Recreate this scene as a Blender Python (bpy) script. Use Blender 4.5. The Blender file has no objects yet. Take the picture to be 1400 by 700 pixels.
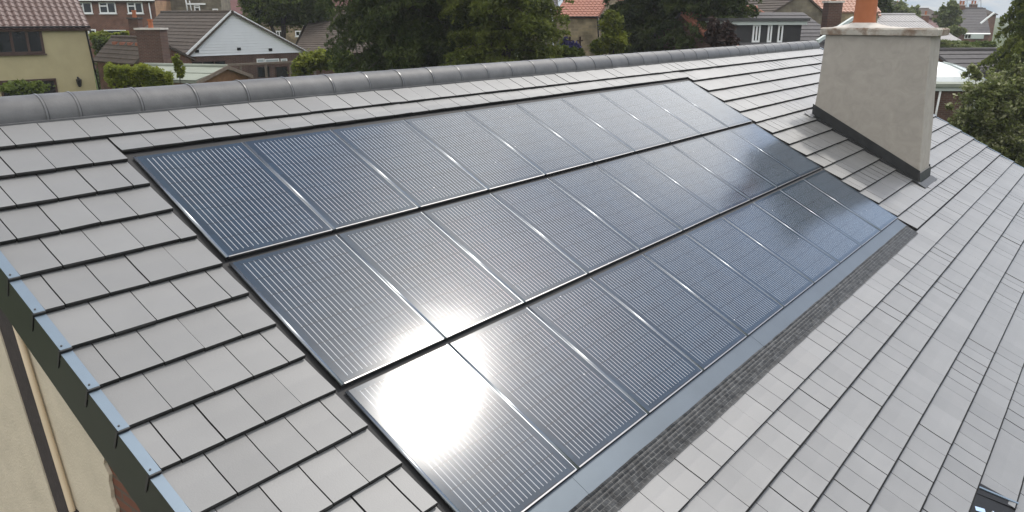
import bpy, math, random
import numpy as np
from mathutils import Vector, Matrix
random.seed(7); RNG = np.random.default_rng(7)
S = bpy.context.scene
COL = S.collection

# ------------------------------------------------------------------ camera
F_PX = 1059.303                       # focal length in pixels of the 1400 px wide photograph
CAM = Vector((-3.02438, -6.40872, 7.09460))
R_ = Vector((0.62020, -0.784586, 0.0)); U_ = Vector((0.231306, 0.18279, 0.955553)); F_ = Vector((0.749715, 0.592463, -0.294813))
cd = bpy.data.cameras.new('camera'); cam = bpy.data.objects.new('camera', cd); COL.objects.link(cam)
m3 = Matrix((R_, U_, -F_)).transposed()
cam.matrix_world = Matrix.Translation(CAM) @ m3.to_4x4()
cd.sensor_width = 36; cd.lens = F_PX/1400*36; cd.clip_start = 0.05; cd.clip_end = 5000
S.camera = cam
FH = Vector((F_.x, F_.y, 0)).normalized()

def ray(px, py): return (R_*(px-700) - U_*(py-350) + F_*F_PX).normalized()
def at(px, py, D):
    d = ray(px, py); return CAM + d*(D/d.dot(FH))
def on_x(px, py, X):
    d = ray(px, py); return CAM + d*((X-CAM.x)/d.x)
def mpp(D): return D/F_PX*1.03        # metres per photo pixel at distance D

# terrain: level round the house, rising towards the back gardens
def gz(x, y):
    t = min(max((y-9)/95.0, 0), 1); return 5.2*(t*t*(3-2*t)*0.45 + t*0.55)

# ------------------------------------------------------------------ materials
def nodes_of(m):
    m.use_nodes = True; return m.node_tree.nodes, m.node_tree.links
def mat(name, col, rough=0.7, metal=0.0, var=0.18, scale=3.0, bump=0.0, bscale=40.0, col2=None, spec=0.5, coat=0, vec=None, tint=False, stretch=None, lo=.3, hi=.7, dist=0, objrand=0):
    m = bpy.data.materials.new(name); N, L = nodes_of(m); b = N['Principled BSDF']
    b.inputs['Roughness'].default_value = rough; b.inputs['Metallic'].default_value = metal
    b.inputs['Specular IOR Level'].default_value = spec; b.inputs['Coat Weight'].default_value = coat
    tc = N.new('ShaderNodeTexCoord'); src = tc.outputs['Object']
    if stretch:
        mp = N.new('ShaderNodeMapping'); mp.inputs['Scale'].default_value = stretch; L.new(src, mp.inputs[0]); src = mp.outputs[0]
    n = N.new('ShaderNodeTexNoise'); n.inputs['Scale'].default_value = scale; n.inputs['Detail'].default_value = 6; n.inputs['Roughness'].default_value = .6; n.inputs['Distortion'].default_value = dist
    L.new(src, n.inputs['Vector'])
    r = N.new('ShaderNodeMapRange'); r.inputs[1].default_value = lo; r.inputs[2].default_value = hi
    L.new(n.outputs['Fac'], r.inputs[0])
    mx = N.new('ShaderNodeMix'); mx.data_type = 'RGBA'
    c2 = col2 or tuple(c*(1+var) for c in col); c1 = col if col2 else tuple(c*(1-var) for c in col)
    mx.inputs['A'].default_value = (*c1, 1); mx.inputs['B'].default_value = (*c2, 1)
    L.new(r.outputs[0], mx.inputs['Factor']); out = mx.outputs['Result']
    if tint:
        a = N.new('ShaderNodeAttribute'); a.attribute_name = 'tint'
        mu = N.new('ShaderNodeMix'); mu.data_type = 'RGBA'; mu.blend_type = 'MULTIPLY'; mu.inputs['Factor'].default_value = 1
        L.new(out, mu.inputs['A']); L.new(a.outputs['Color'], mu.inputs['B']); out = mu.outputs['Result']
    if objrand:
        oi = N.new('ShaderNodeObjectInfo'); orr = N.new('ShaderNodeMapRange'); orr.inputs[3].default_value = 1-objrand; orr.inputs[4].default_value = 1+objrand; L.new(oi.outputs['Random'], orr.inputs[0])
        sv = N.new('ShaderNodeVectorMath'); sv.operation = 'SCALE'; L.new(out, sv.inputs[0]); L.new(orr.outputs[0], sv.inputs['Scale']); out = sv.outputs[0]
    L.new(out, b.inputs['Base Color'])
    if bump:
        n2 = N.new('ShaderNodeTexNoise'); n2.inputs['Scale'].default_value = bscale; n2.inputs['Detail'].default_value = 5
        L.new(src, n2.inputs['Vector'])
        bp = N.new('ShaderNodeBump'); bp.inputs['Strength'].default_value = bump; bp.inputs['Distance'].default_value = .02
        L.new(n2.outputs['Fac'], bp.inputs['Height']); L.new(bp.outputs[0], b.inputs['Normal'])
    return m

def brick_mat(name, c1, c2, mortar, bw=.225, bh=.075, axis=(0.62, -0.785, 0), msize=.012, rough=.85, noise=.5):
    m = bpy.data.materials.new(name); N, L = nodes_of(m); b = N['Principled BSDF']; b.inputs['Roughness'].default_value = rough
    b.inputs['Specular IOR Level'].default_value = .25
    tc = N.new('ShaderNodeTexCoord'); dt = N.new('ShaderNodeVectorMath'); dt.operation = 'DOT_PRODUCT'; dt.inputs[1].default_value = axis
    L.new(tc.outputs['Object'], dt.inputs[0])
    sp = N.new('ShaderNodeSeparateXYZ'); L.new(tc.outputs['Object'], sp.inputs[0])
    cb = N.new('ShaderNodeCombineXYZ'); L.new(dt.outputs['Value'], cb.inputs[0]); L.new(sp.outputs['Z'], cb.inputs[1])
    bt = N.new('ShaderNodeTexBrick'); bt.inputs['Scale'].default_value = 1; bt.inputs['Brick Width'].default_value = bw; bt.inputs['Row Height'].default_value = bh
    bt.inputs['Mortar Size'].default_value = msize; bt.inputs['Color1'].default_value = (*c1, 1); bt.inputs['Color2'].default_value = (*c2, 1); bt.inputs['Mortar'].default_value = (*mortar, 1)
    L.new(cb.outputs[0], bt.inputs['Vector'])
    n = N.new('ShaderNodeTexNoise'); n.inputs['Scale'].default_value = 1.7; n.inputs['Detail'].default_value = 8; L.new(tc.outputs['Object'], n.inputs['Vector'])
    mr = N.new('ShaderNodeMapRange'); mr.inputs[1].default_value = .3; mr.inputs[2].default_value = .7; mr.inputs[3].default_value = 1-noise*.5; mr.inputs[4].default_value = 1+noise*.5
    L.new(n.outputs['Fac'], mr.inputs[0])
    mu = N.new('ShaderNodeVectorMath'); mu.operation = 'SCALE'; L.new(bt.outputs['Color'], mu.inputs[0]); L.new(mr.outputs[0], mu.inputs['Scale'])
    L.new(mu.outputs[0], b.inputs['Base Color'])
    bp = N.new('ShaderNodeBump'); bp.inputs['Strength'].default_value = .5; bp.inputs['Distance'].default_value = .01; bp.invert = True
    L.new(bt.outputs['Fac'], bp.inputs['Height']); L.new(bp.outputs[0], b.inputs['Normal'])
    return m

def leaf_mat(name, c1, c2, transl=.35):
    m = bpy.data.materials.new(name); N, L = nodes_of(m); N.remove(N['Principled BSDF'])
    o = N['Material Output']
    tc = N.new('ShaderNodeTexCoord'); n = N.new('ShaderNodeTexNoise'); n.inputs['Scale'].default_value = 1.1; n.inputs['Detail'].default_value = 8; n.inputs['Roughness'].default_value = .75
    L.new(tc.outputs['Object'], n.inputs['Vector'])
    mr = N.new('ShaderNodeMapRange'); mr.inputs[1].default_value = .35; mr.inputs[2].default_value = .65; L.new(n.outputs['Fac'], mr.inputs[0])
    mx = N.new('ShaderNodeMix'); mx.data_type = 'RGBA'; mx.inputs['A'].default_value = (*c1, 1); mx.inputs['B'].default_value = (*c2, 1); L.new(mr.outputs[0], mx.inputs['Factor'])
    p = N.new('ShaderNodeBsdfPrincipled'); p.inputs['Roughness'].default_value = .55; p.inputs['Specular IOR Level'].default_value = .12
    L.new(mx.outputs['Result'], p.inputs['Base Color'])
    t = N.new('ShaderNodeBsdfTranslucent'); L.new(mx.outputs['Result'], t.inputs['Color'])
    ms = N.new('ShaderNodeMixShader'); ms.inputs[0].default_value = transl; L.new(p.outputs[0], ms.inputs[1]); L.new(t.outputs[0], ms.inputs[2])
    L.new(ms.outputs[0], o.inputs['Surface']); return m

M = {}
M['tile'] = mat('grey_roof_tile', (.158, .158, .156), .5, var=.075, scale=1.6, bump=.05, bscale=90, tint=True, spec=.62)
M['tile_edge_shadow'] = mat('shadow_dark_tile_edge', (.022, .022, .022), .8, var=.3, scale=9, spec=.1)  # course shadow put into the colour of tile tails and chamfers
M['under'] = mat('black_underlay', (.012, .013, .014), .8, var=.1)
M['ridge'] = mat('grey_ridge_tile', (.100, .100, .102), .58, var=.16, scale=7, bump=.08, bscale=50, spec=.35, objrand=.12)
M['ridge_seal'] = mat('ridge_joint_band', (.10, .10, .103), .34, var=.05)
M['ridge_gap'] = mat('ridge_joint_gap', (.02, .02, .021), .6, var=.05)
M['verge'] = mat('green_tinted_verge_metal', (.030, .035, .026), .5, var=.06, spec=.25)  # grey metal; shade and reflected greenery put into the colour
M['verge_top'] = mat('sky_tinted_verge_metal', (.15, .195, .24), .4, metal=.4, var=.05, scale=6)  # verge metal with the sky's reflection put into the colour
M['screw'] = mat('dark_screw', (.02, .02, .02), .5)
M['apron'] = mat('bluish_metal_flashing', (.075, .092, .108), .42, metal=.55, var=.10, scale=1.3, bump=.03, bscale=5)
M['lead'] = mat('black_lead', (.016, .017, .018), .55, var=.25, scale=6, bump=.3, bscale=14)
M['soaker'] = mat('grey_lead_soaker', (.20, .20, .21), .6, var=.15, scale=9, bump=.2, bscale=20)
M['render_ch'] = mat('grey_brown_render', (.33, .305, .272), .9, var=.10, scale=3.2, bump=.14, bscale=16, spec=.15, dist=1.6)
M['cap'] = mat('weathered_stone_cap', (.37, .345, .305), .9, col2=(.19, .14, .105), scale=5, bump=.5, bscale=18, spec=.2, lo=.45, hi=.64)
M['mortar'] = mat('pale_mortar', (.5, .47, .43), .95, var=.12, scale=9, bump=.5, bscale=30, spec=.1)
M['pot'] = mat('terracotta_pot', (.32, .115, .055), .8, var=.12, scale=5, bump=.1, bscale=30, spec=.2)
M['cream'] = mat('cream_render_wall', (.52, .46, .36), .92, var=.07, scale=4, bump=.35, bscale=55, spec=.1)
M['cream2'] = mat('cream_painted_pipe', (.58, .47, .33), .7, var=.06)
M['brown_strip'] = mat('dark_brown_strip', (.03, .022, .022), .75, var=.25, scale=12, bump=.2)
M['black'] = mat('black_plastic', (.01, .01, .011), .6, var=.1, spec=.2)
M['gap'] = mat('matt_black_tray', (.006, .006, .007), .7, var=.1)
M['chrome'] = mat('silver_metal', (.75, .78, .8), .2, metal=1, var=.03)
M['frame'] = mat('anodised_panel_frame', (.20, .215, .23), .27, metal=.9, var=.05)
M['lip'] = mat('aluminium_panel_lip', (.2, .2, .205), .35, metal=.8, var=.04)
M['white'] = mat('white_upvc', (.75, .77, .77), .4, var=.02)
M['white2'] = mat('white_cladding', (.68, .70, .72), .55, var=.03, scale=2)
M['brownwin'] = mat('dark_brown_timber', (.05, .025, .018), .6, var=.2)
M['glassy'] = mat('window_glass', (.012, .016, .018), .06, var=.3, scale=1.2, spec=.6)
M['yellow'] = mat('yellow_render_wall', (.40, .35, .215), .9, var=.06, scale=1.3, bump=.1, spec=.1)
M['brick_red'] = brick_mat('red_brick', (.155, .062, .04), (.105, .045, .033), (.17, .13, .105))
M['brick_dark'] = brick_mat('dark_brick', (.10, .05, .036), (.075, .038, .03), (.11, .09, .075))
M['brick_sunlit'] = brick_mat('sunlit_orange_brick', (.36, .20, .11), (.29, .16, .09), (.33, .25, .17))  # lighter brick for the side wall, sunlight put into its colour
M['stone'] = brick_mat('sandstone_rubble', (.30, .24, .15), (.20, .165, .11), (.25, .205, .14), bw=.42, bh=.19, msize=.02, noise=.8)
M['stone2'] = brick_mat('grey_stone_rubble', (.17, .15, .11), (.12, .105, .08), (.15, .135, .105), bw=.4, bh=.2, msize=.02, noise=.8)
M['brick_wall'] = brick_mat('bare_brick', (.16, .065, .04), (.10, .045, .032), (.09, .07, .055), axis=(0, -1, 0))
M['pantile'] = mat('red_brown_pantile', (.085, .05, .043), .5, col2=(.15, .095, .082), scale=6, bump=.2)
M['pantile_red'] = mat('orange_red_pantile', (.26, .09, .055), .7, col2=(.34, .14, .09), scale=4, bump=.2)
M['pantile_pink'] = mat('pale_pink_pantile', (.42, .24, .18), .7, var=.12, scale=4)
M['rtile_dark'] = mat('dark_brown_roof_tile', (.07, .057, .048), .88, col2=(.10, .083, .07), scale=3, bump=.2, spec=.2)
M['rtile_red'] = mat('dark_red_roof_tile', (.12, .05, .045), .75, var=.15, scale=3, bump=.2)
M['rtile_grey'] = mat('pale_grey_roof_tile', (.36, .35, .35), .85, var=.1, scale=5, spec=.2)
M['rtile_slate'] = mat('slate_roof', (.10, .095, .097), .85, var=.15, scale=4, spec=.2)
M['felt'] = mat('grey_green_felt', (.21, .23, .19), .85, var=.1, scale=2)
M['timber'] = mat('weathered_timber', (.16, .13, .105), .85, var=.2, scale=6)
M['orange_wood'] = mat('orange_brown_boards', (.22, .12, .06), .8, var=.2, scale=6)
M['dark_clad'] = mat('dark_grey_cladding', (.022, .022, .024), .65, var=.2)
M['facia'] = mat('pale_green_grey_fascia', (.45, .5, .48), .6, var=.06)
M['slate_edge'] = mat('dark_roof_edge', (.05, .05, .05), .6)
M['roof_glass'] = mat('pale_roof_glazing', (.40, .44, .45), .4, var=.04)
M['bark'] = mat('bark', (.05, .04, .03), .9, var=.3, scale=8)
M['steel'] = mat('galvanised_steel', (.22, .24, .26), .6, metal=.4)
M['pole'] = mat('grey_pole', (.15, .14, .13), .8)
M['leaf_dark'] = leaf_mat('dark_conifer_leaf', (.036, .055, .02), (.095, .118, .036), .42)
M['leaf_cyp'] = leaf_mat('cypress_leaf', (.052, .076, .02), (.19, .215, .044), .47)
M['leaf_mid'] = leaf_mat('green_leaf', (.046, .07, .016), (.12, .155, .03), .45)
M['leaf_bright'] = leaf_mat('fresh_green_leaf', (.09, .125, .018), (.24, .26, .04), .48)
M['leaf_pale'] = leaf_mat('pale_green_leaf', (.085, .115, .04), (.17, .19, .07), .4)
M['leaf_purple'] = leaf_mat('purple_leaf', (.026, .018, .015), (.055, .032, .026), .3)
M['leaf_blossom'] = leaf_mat('creamy_green_leaf', (.075, .10, .03), (.22, .245, .085), .42)
M['blossom'] = leaf_mat('sunlit_cream_blossom', (.26, .28, .14), (.40, .40, .25), .35)  # pale clumps: blossom, and sunlight on leaves put into the colour
M['leaf_blue'] = leaf_mat('blue_flower', (.03, .03, .10), (.06, .055, .18), .3)

# ---- solar glass: cells, busbars and seams in panel-local metres
PW, PH, GA = 1.02, 1.385, math.radians(27.8217)
def solar_material():
    m = bpy.data.materials.new('solar_glass'); N, L = nodes_of(m); b = N['Principled BSDF']
    tc = N.new('ShaderNodeTexCoord'); sp = N.new('ShaderNodeSeparateXYZ'); L.new(tc.outputs['Object'], sp.inputs[0])
    def mth(op, a, b_=None, c=None):
        n = N.new('ShaderNodeMath'); n.operation = op
        for i, v in enumerate((a, b_, c)):
            if v is None: continue
            if isinstance(v, (int, float)): n.inputs[i].default_value = v
            else: L.new(v, n.inputs[i])
        return n.outputs[0]
    x, y = sp.outputs['X'], mth('MULTIPLY', sp.outputs['Y'], -1.0)
    x0, pit = .1, .0445
    q = mth('DIVIDE', mth('SUBTRACT', x, x0-pit/2), pit)
    fr = mth('ABSOLUTE', mth('SUBTRACT', mth('FRACT', q), .5))
    line = mth('LESS_THAN', fr, .058)
    inx = mth('MULTIPLY', mth('GREATER_THAN', q, 0.0), mth('LESS_THAN', q, 20.0))
    iny = mth('MULTIPLY', mth('GREATER_THAN', y, .045), mth('LESS_THAN', y, PH-.055))
    line = mth('MULTIPLY', line, mth('MULTIPLY', inx, iny))
    # cells of four busbars across, rows slightly out of line with one another
    cell = mth('FLOOR', mth('DIVIDE', q, 4.0))
    oi = N.new('ShaderNodeObjectInfo')
    wn = N.new('ShaderNodeTexWhiteNoise'); wn.noise_dimensions = '2D'; cb = N.new('ShaderNodeCombineXYZ')
    L.new(cell, cb.inputs[0]); L.new(mth('MULTIPLY', oi.outputs['Random'], 37.0), cb.inputs[1]); L.new(cb.outputs[0], wn.inputs['Vector'])
    yo = mth('ADD', y, mth('MULTIPLY', wn.outputs['Value'], .022))
    sy = mth('FRACT', mth('DIVIDE', mth('ADD', yo, .13), .188))
    seam = mth('LESS_THAN', sy, .05)
    line2 = mth('MULTIPLY', line, mth('SUBTRACT', 1.0, mth('MULTIPLY', seam, .6)))
    cx = mth('FRACT', mth('DIVIDE', q, 4.0))
    cgap = mth('MULTIPLY', mth('LESS_THAN', cx, .012), inx)
    dark = mth('MAXIMUM', cgap, mth('MULTIPLY', mth('LESS_THAN', sy, .02), inx))
    # sparse pale dots painted in as glints along the seams
    wn2 = N.new('ShaderNodeTexWhiteNoise'); wn2.noise_dimensions = '3D'; cb2 = N.new('ShaderNodeCombineXYZ')
    L.new(mth('FLOOR', q), cb2.inputs[0]); L.new(mth('FLOOR', mth('DIVIDE', mth('ADD', yo, .13), .188)), cb2.inputs[1]); L.new(oi.outputs['Random'], cb2.inputs[2])
    L.new(cb2.outputs[0], wn2.inputs['Vector'])
    glint = mth('MULTIPLY', mth('MULTIPLY', mth('GREATER_THAN', wn2.outputs['Value'], .994), mth('LESS_THAN', sy, .03)), mth('MULTIPLY', inx, mth('LESS_THAN', fr, .2)))
    # per-cell tone
    wn3 = N.new('ShaderNodeTexWhiteNoise'); wn3.noise_dimensions = '3D'; cb3 = N.new('ShaderNodeCombineXYZ')
    L.new(cell, cb3.inputs[0]); L.new(mth('FLOOR', mth('DIVIDE', yo, .188)), cb3.inputs[1]); L.new(oi.outputs['Random'], cb3.inputs[2]); L.new(cb3.outputs[0], wn3.inputs['Vector'])
    mc = N.new('ShaderNodeMix'); mc.data_type = 'RGBA'; mc.inputs['A'].default_value = (.006, .019, .036, 1); mc.inputs['B'].default_value = (.010, .027, .049, 1)
    L.new(wn3.outputs['Value'], mc.inputs['Factor'])
    m0 = N.new('ShaderNodeMix'); m0.data_type = 'RGBA'; m0.inputs['B'].default_value = (.006, .007, .009, 1); L.new(dark, m0.inputs['Factor']); L.new(mc.outputs['Result'], m0.inputs['A'])
    m1 = N.new('ShaderNodeMix'); m1.data_type = 'RGBA'; m1.inputs['B'].default_value = (.34, .36, .385, 1); L.new(line2, m1.inputs['Factor']); L.new(m0.outputs['Result'], m1.inputs['A'])
    m2 = N.new('ShaderNodeMix'); m2.data_type = 'RGBA'; m2.inputs['B'].default_value = (.7, .7, .7, 1); L.new(glint, m2.inputs['Factor']); L.new(m1.outputs['Result'], m2.inputs['A'])
    L.new(m2.outputs['Result'], b.inputs['Base Color'])
    b.inputs['Roughness'].default_value = .16
    b.inputs['IOR'].default_value = 1.36
    # rolled, stippled glass
    n1 = N.new('ShaderNodeTexNoise'); n1.inputs['Scale'].default_value = 210; n1.inputs['Detail'].default_value = 2; L.new(tc.outputs['Object'], n1.inputs['Vector'])
    n2 = N.new('ShaderNodeTexNoise'); n2.inputs['Scale'].default_value = 2.2; n2.inputs['Detail'].default_value = 1; L.new(tc.outputs['Object'], n2.inputs['Vector'])
    hh = mth('ADD', mth('MULTIPLY', n1.outputs['Fac'], .018), mth('MULTIPLY', n2.outputs['Fac'], .4))
    bp = N.new('ShaderNodeBump'); bp.inputs['Strength'].default_value = .35; bp.inputs['Distance'].default_value = .01
    L.new(hh, bp.inputs['Height']); L.new(bp.outputs[0], b.inputs['Normal'])
    return m
M['solar'] = solar_material()

def mesh_flash_material():
    m = bpy.data.materials.new('black_mesh_flashing'); N, L = nodes_of(m); b = N['Principled BSDF']; b.inputs['Roughness'].default_value = .55; b.inputs['Specular IOR Level'].default_value = .2
    a = N.new('ShaderNodeAttribute'); a.attribute_name = 'fuv'
    bt = N.new('ShaderNodeTexBrick'); bt.inputs['Scale'].default_value = 1; bt.inputs['Brick Width'].default_value = .075; bt.inputs['Row Height'].default_value = .036
    bt.inputs['Mortar Size'].default_value = .0026; bt.inputs['Color1'].default_value = (.006, .007, .008, 1); bt.inputs['Color2'].default_value = (.026, .027, .028, 1); bt.inputs['Mortar'].default_value = (.060, .060, .058, 1)
    L.new(a.outputs['Vector'], bt.inputs['Vector'])
    n = N.new('ShaderNodeTexNoise'); n.inputs['Scale'].default_value = 14; n.inputs['Detail'].default_value = 3; L.new(a.outputs['Vector'], n.inputs['Vector'])
    mr = N.new('ShaderNodeMapRange'); mr.inputs[1].default_value = .35; mr.inputs[2].default_value = .68; mr.inputs[3].default_value = .4; mr.inputs[4].default_value = 2.0; L.new(n.outputs['Fac'], mr.inputs[0])
    s2 = N.new('ShaderNodeVectorMath'); s2.operation = 'SCALE'; L.new(bt.outputs['Color'], s2.inputs[0]); L.new(mr.outputs[0], s2.inputs['Scale'])
    L.new(s2.outputs[0], b.inputs['Base Color'])
    bp = N.new('ShaderNodeBump'); bp.inputs['Strength'].default_value = .25; bp.inputs['Distance'].default_value = .01; L.new(n.outputs['Fac'], bp.inputs['Height']); L.new(bp.outputs[0], b.inputs['Normal'])
    return m
M['meshf'] = mesh_flash_material()

# ------------------------------------------------------------------ object helpers
def tag(o, label=None, cat=None, group=None, kind=None):
    if label: o['label'] = label
    if cat: o['category'] = cat
    if group: o['group'] = group
    if kind: o['kind'] = kind
    return o
def root_of(o):
    while o.parent: o = o.parent
    return o
def thing(name, loc, label, cat, group=None, rot=(0, 0, 0)):
    o = bpy.data.objects.new(name, None); COL.objects.link(o); o.location = loc; o.rotation_euler = rot; o.empty_display_size = .3
    return tag(o, label, cat, group)

class MB:
    def __init__(s): s.v = []; s.f = []; s.mi = []; s.tint = []
    def add(s, vs, fs, mi=0, tint=1.0):
        n = len(s.v); s.v += [tuple(v) for v in vs]
        for f in fs: s.f.append(tuple(i+n for i in f)); s.mi.append(mi); s.tint.append(tint)
    def hexa(s, p, mi=0, tint=1.0):   # p: 8 points, bottom ring then top ring
        s.add(p, [(3, 2, 1, 0), (4, 5, 6, 7), (0, 1, 5, 4), (1, 2, 6, 5), (2, 3, 7, 6), (3, 0, 4, 7)], mi, tint)
    def obox(s, o, ex, ey, ez, mi=0):   # oriented box: corner + edge vectors
        o, ex, ey, ez = Vector(o), Vector(ex), Vector(ey), Vector(ez)
        if ex.cross(ey).dot(ez) < 0: o = o+ex; ex = -ex
        s.hexa([o, o+ex, o+ex+ey, o+ey, o+ez, o+ex+ez, o+ex+ey+ez, o+ey+ez], mi)
    def bar(s, a, b, w, h=None, mi=0):
        a, b = Vector(a), Vector(b); h = h or w; d = (b-a).normalized()
        up = Vector((0, 0, 1)) if abs(d.z) < .95 else Vector((1, 0, 0))
        x = d.cross(up).normalized()*w/2; z = x.cross(d).normalized()*h/2
        s.hexa([a-x-z, a+x-z, a+x+z, a-x+z, b-x-z, b+x-z, b+x+z, b-x+z], mi)
    def tube(s, pts, rads, n=8, mi=0, caps=True):
        pts = [Vector(p) for p in pts]; base = len(s.v); rings = []
        for i, p in enumerate(pts):
            d = (pts[min(i+1, len(pts)-1)]-pts[max(i-1, 0)]).normalized()
            up = Vector((0, 0, 1)) if abs(d.z) < .9 else Vector((1, 0, 0))
            x = d.cross(up).normalized(); y = d.cross(x).normalized()
            r = rads[i] if isinstance(rads, (list, tuple)) else rads
            rings.append([p+x*r*math.cos(2*math.pi*k/n)+y*r*math.sin(2*math.pi*k/n) for k in range(n)])
        vs = [v for r in rings for v in r]; fs = []
        for i in range(len(pts)-1):
            for k in range(n):
                fs.append((i*n+k, (i+1)*n+k, (i+1)*n+(k+1) % n, i*n+(k+1) % n))
        if caps: fs += [tuple(range(n)), tuple(reversed(range((len(pts)-1)*n, len(pts)*n)))]
        s.add(vs, fs, mi)
    def build(s, name, mats, parent=None, smooth=False, local=False, tint=False):
        me = bpy.data.meshes.new(name); off = Vector((0, 0, 0))
        if parent is not None and not local: off = root_of(parent).location
        me.from_pydata([(v[0]-off.x, v[1]-off.y, v[2]-off.z) for v in s.v], [], s.f)
        mats = mats if isinstance(mats, (list, tuple)) else [mats]
        for m in mats: me.materials.append(m)
        if len(mats) > 1: me.polygons.foreach_set('material_index', s.mi)
        if smooth: me.polygons.foreach_set('use_smooth', [True]*len(me.polygons))
        if tint:
            a = me.attributes.new('tint', 'FLOAT_COLOR', 'FACE')
            a.data.foreach_set('color', [c for t in s.tint for c in (t, t, t, 1.0)])
        me.update()
        o = bpy.data.objects.new(name, me); COL.objects.link(o)
        if parent is not None: o.parent = parent
        return o

# ------------------------------------------------------------------ THE HOUSE IN FRONT
W = 1.02; ZO = 6.0; CT, ST = math.cos(GA), math.sin(GA)
NRM = Vector((0, -ST, CT))
def RP(u, v, h=0.0):                 # roof plane coordinates (in panel widths) -> world
    return Vector((W*u, -W*v*CT, ZO-W*v*ST)) + NRM*h
UL, UR = -1.262, 18.83               # left and right edge of the tiling
G = .3415; V0 = .08; TP = .272
A_ = 1.39846
ARR = (-.05, 10.085)                 # panel recess in u
house = thing('tiled_house', (0, 0, 0), 'pale grey tiled house in the foreground with the solar array let into its roof', 'house')

def ring_tiles(mb, u0, u1, v0, v1, k, cut_l=False):
    # one course strip from u0 to u1; joints every TP, staggered on alternate courses
    joints = []
    s = u0 if cut_l else u0
    base = ARR[0] + (0 if k % 2 == 0 else TP/2)
    i = math.ceil((u0-base)/TP); js = []
    while base+i*TP < u1: js.append(base+i*TP); i += 1
    js = [j for j in js if j-u0 > .09 and u1-j > .09]
    ed = [u0]+js+[u1]
    for a, b in zip(ed[:-1], ed[1:]):
        g = random.choice((.0018, .0028, .0042, .0052))
        dh = random.gauss(0, .0011); sk = random.gauss(0, .0014); dv = random.gauss(0, .0016 if k < 15 else .0008); t = 1+random.gauss(0, .042)
        if random.random() < .06: t *= random.choice((.94, 1.055))
        L = v1-v0; ov = .05
        full = L > .3; ch = .0075 if k < 15 else .016  # lower courses get a wider dark chamfer as their shadow line
        if a > 7: g *= .45
        prof = [(0-ov, .002), (.45, .016), (.85, .032), (1.0-ch/L, .037), (1.0, .029)]
        if not full: prof = [(0-ov, .010), (.5, .02), (.85, .032), (1.0-ch/L, .037), (1.0, .029)]
        vs = []
        for (f_, h_) in prof:
            vv = v0+f_*L + (dv if f_ == 1.0 else 0)
            vs += [RP(a+g, vv, h_+dh-sk), RP(b-g, vv, h_+dh+sk)]
        th = .020
        vs += [RP(a+g, v1+dv, prof[-1][1]-th+dh-sk), RP(b-g, v1+dv, prof[-1][1]-th+dh+sk), RP(a+g, v0, -.004), RP(b-g, v0, -.004)]
        mb.add(vs, [(0, 2, 3, 1), (2, 4, 5, 3), (4, 6, 7, 5)], 0, t)
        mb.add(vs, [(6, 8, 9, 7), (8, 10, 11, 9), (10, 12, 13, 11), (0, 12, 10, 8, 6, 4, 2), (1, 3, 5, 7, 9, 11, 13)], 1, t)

rt = MB(); KMAX = 22
CH_U = (12.5, 13.35)
for k in range(-1, KMAX+1):
    v1 = V0+G*k; v0 = v1-G
    if k == -1: v0 = -.66
    if k == 0:
        ring_tiles(rt, UL, ARR[0], v0, v1, k); ring_tiles(rt, ARR[0]+.004, ARR[1], v0, -.035, k); ring_tiles(rt, ARR[1], UR, v0, v1, k)
    elif 1 <= k <= 13:
        ring_tiles(rt, UL, ARR[0], v0, v1, k); ring_tiles(rt, ARR[1], UR, v0, v1, k)
    elif k == 14:
        ring_tiles(rt, UL, UR, v0+.03, v1, k)
    else:
        if k == 20:
            ring_tiles(rt, UL, 3.2, v0, v1, k); ring_tiles(rt, 4.60, UR, v0, v1, k)
        else: ring_tiles(rt, UL, UR, v0, v1, k)
roof = rt.build('roof', [M['tile'], M['tile_edge_shadow']], house, tint=True)
VE = V0+G*KMAX
# roof deck (underlay) and the back slope
dk = MB()
RY, RZ = 0.76*W*CT, ZO+0.76*W*ST      # ridge line of the slopes
def deckslab(pa, pb, pc, pd, t=.12):
    nn = (pb-pa).cross(pd-pa).normalized(); nn = nn if nn.z > 0 else -nn
    dk.hexa([pa-nn*t, pb-nn*t, pc-nn*t, pd-nn*t, pa, pb, pc, pd])
deckslab(RP(UL, -.76, -.006), RP(UR, -.76, -.006), RP(UR, VE-.03, -.006), RP(UL, VE-.03, -.006))
dk.build('roof_deck', M['under'], house)
bk = MB(); ny = Vector((0, ST, CT))
for k in range(24):
    for s0, s1 in [(UL, UR)]:
        a = .05+G*k*W; b = a+G*W
        def bp_(x, s, h): return Vector((W*x, RY+s*CT, RZ-s*ST)) + ny*h
        bk.hexa([bp_(s0, a, -.05), bp_(s1, a, -.05), bp_(s1, b, -.05), bp_(s0, b, -.05), bp_(s0, a, .004), bp_(s1, a, .004), bp_(s1, b, .029), bp_(s0, b, .029)])
bk.build('rear_roof_slope', M['ridge'], house)
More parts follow.
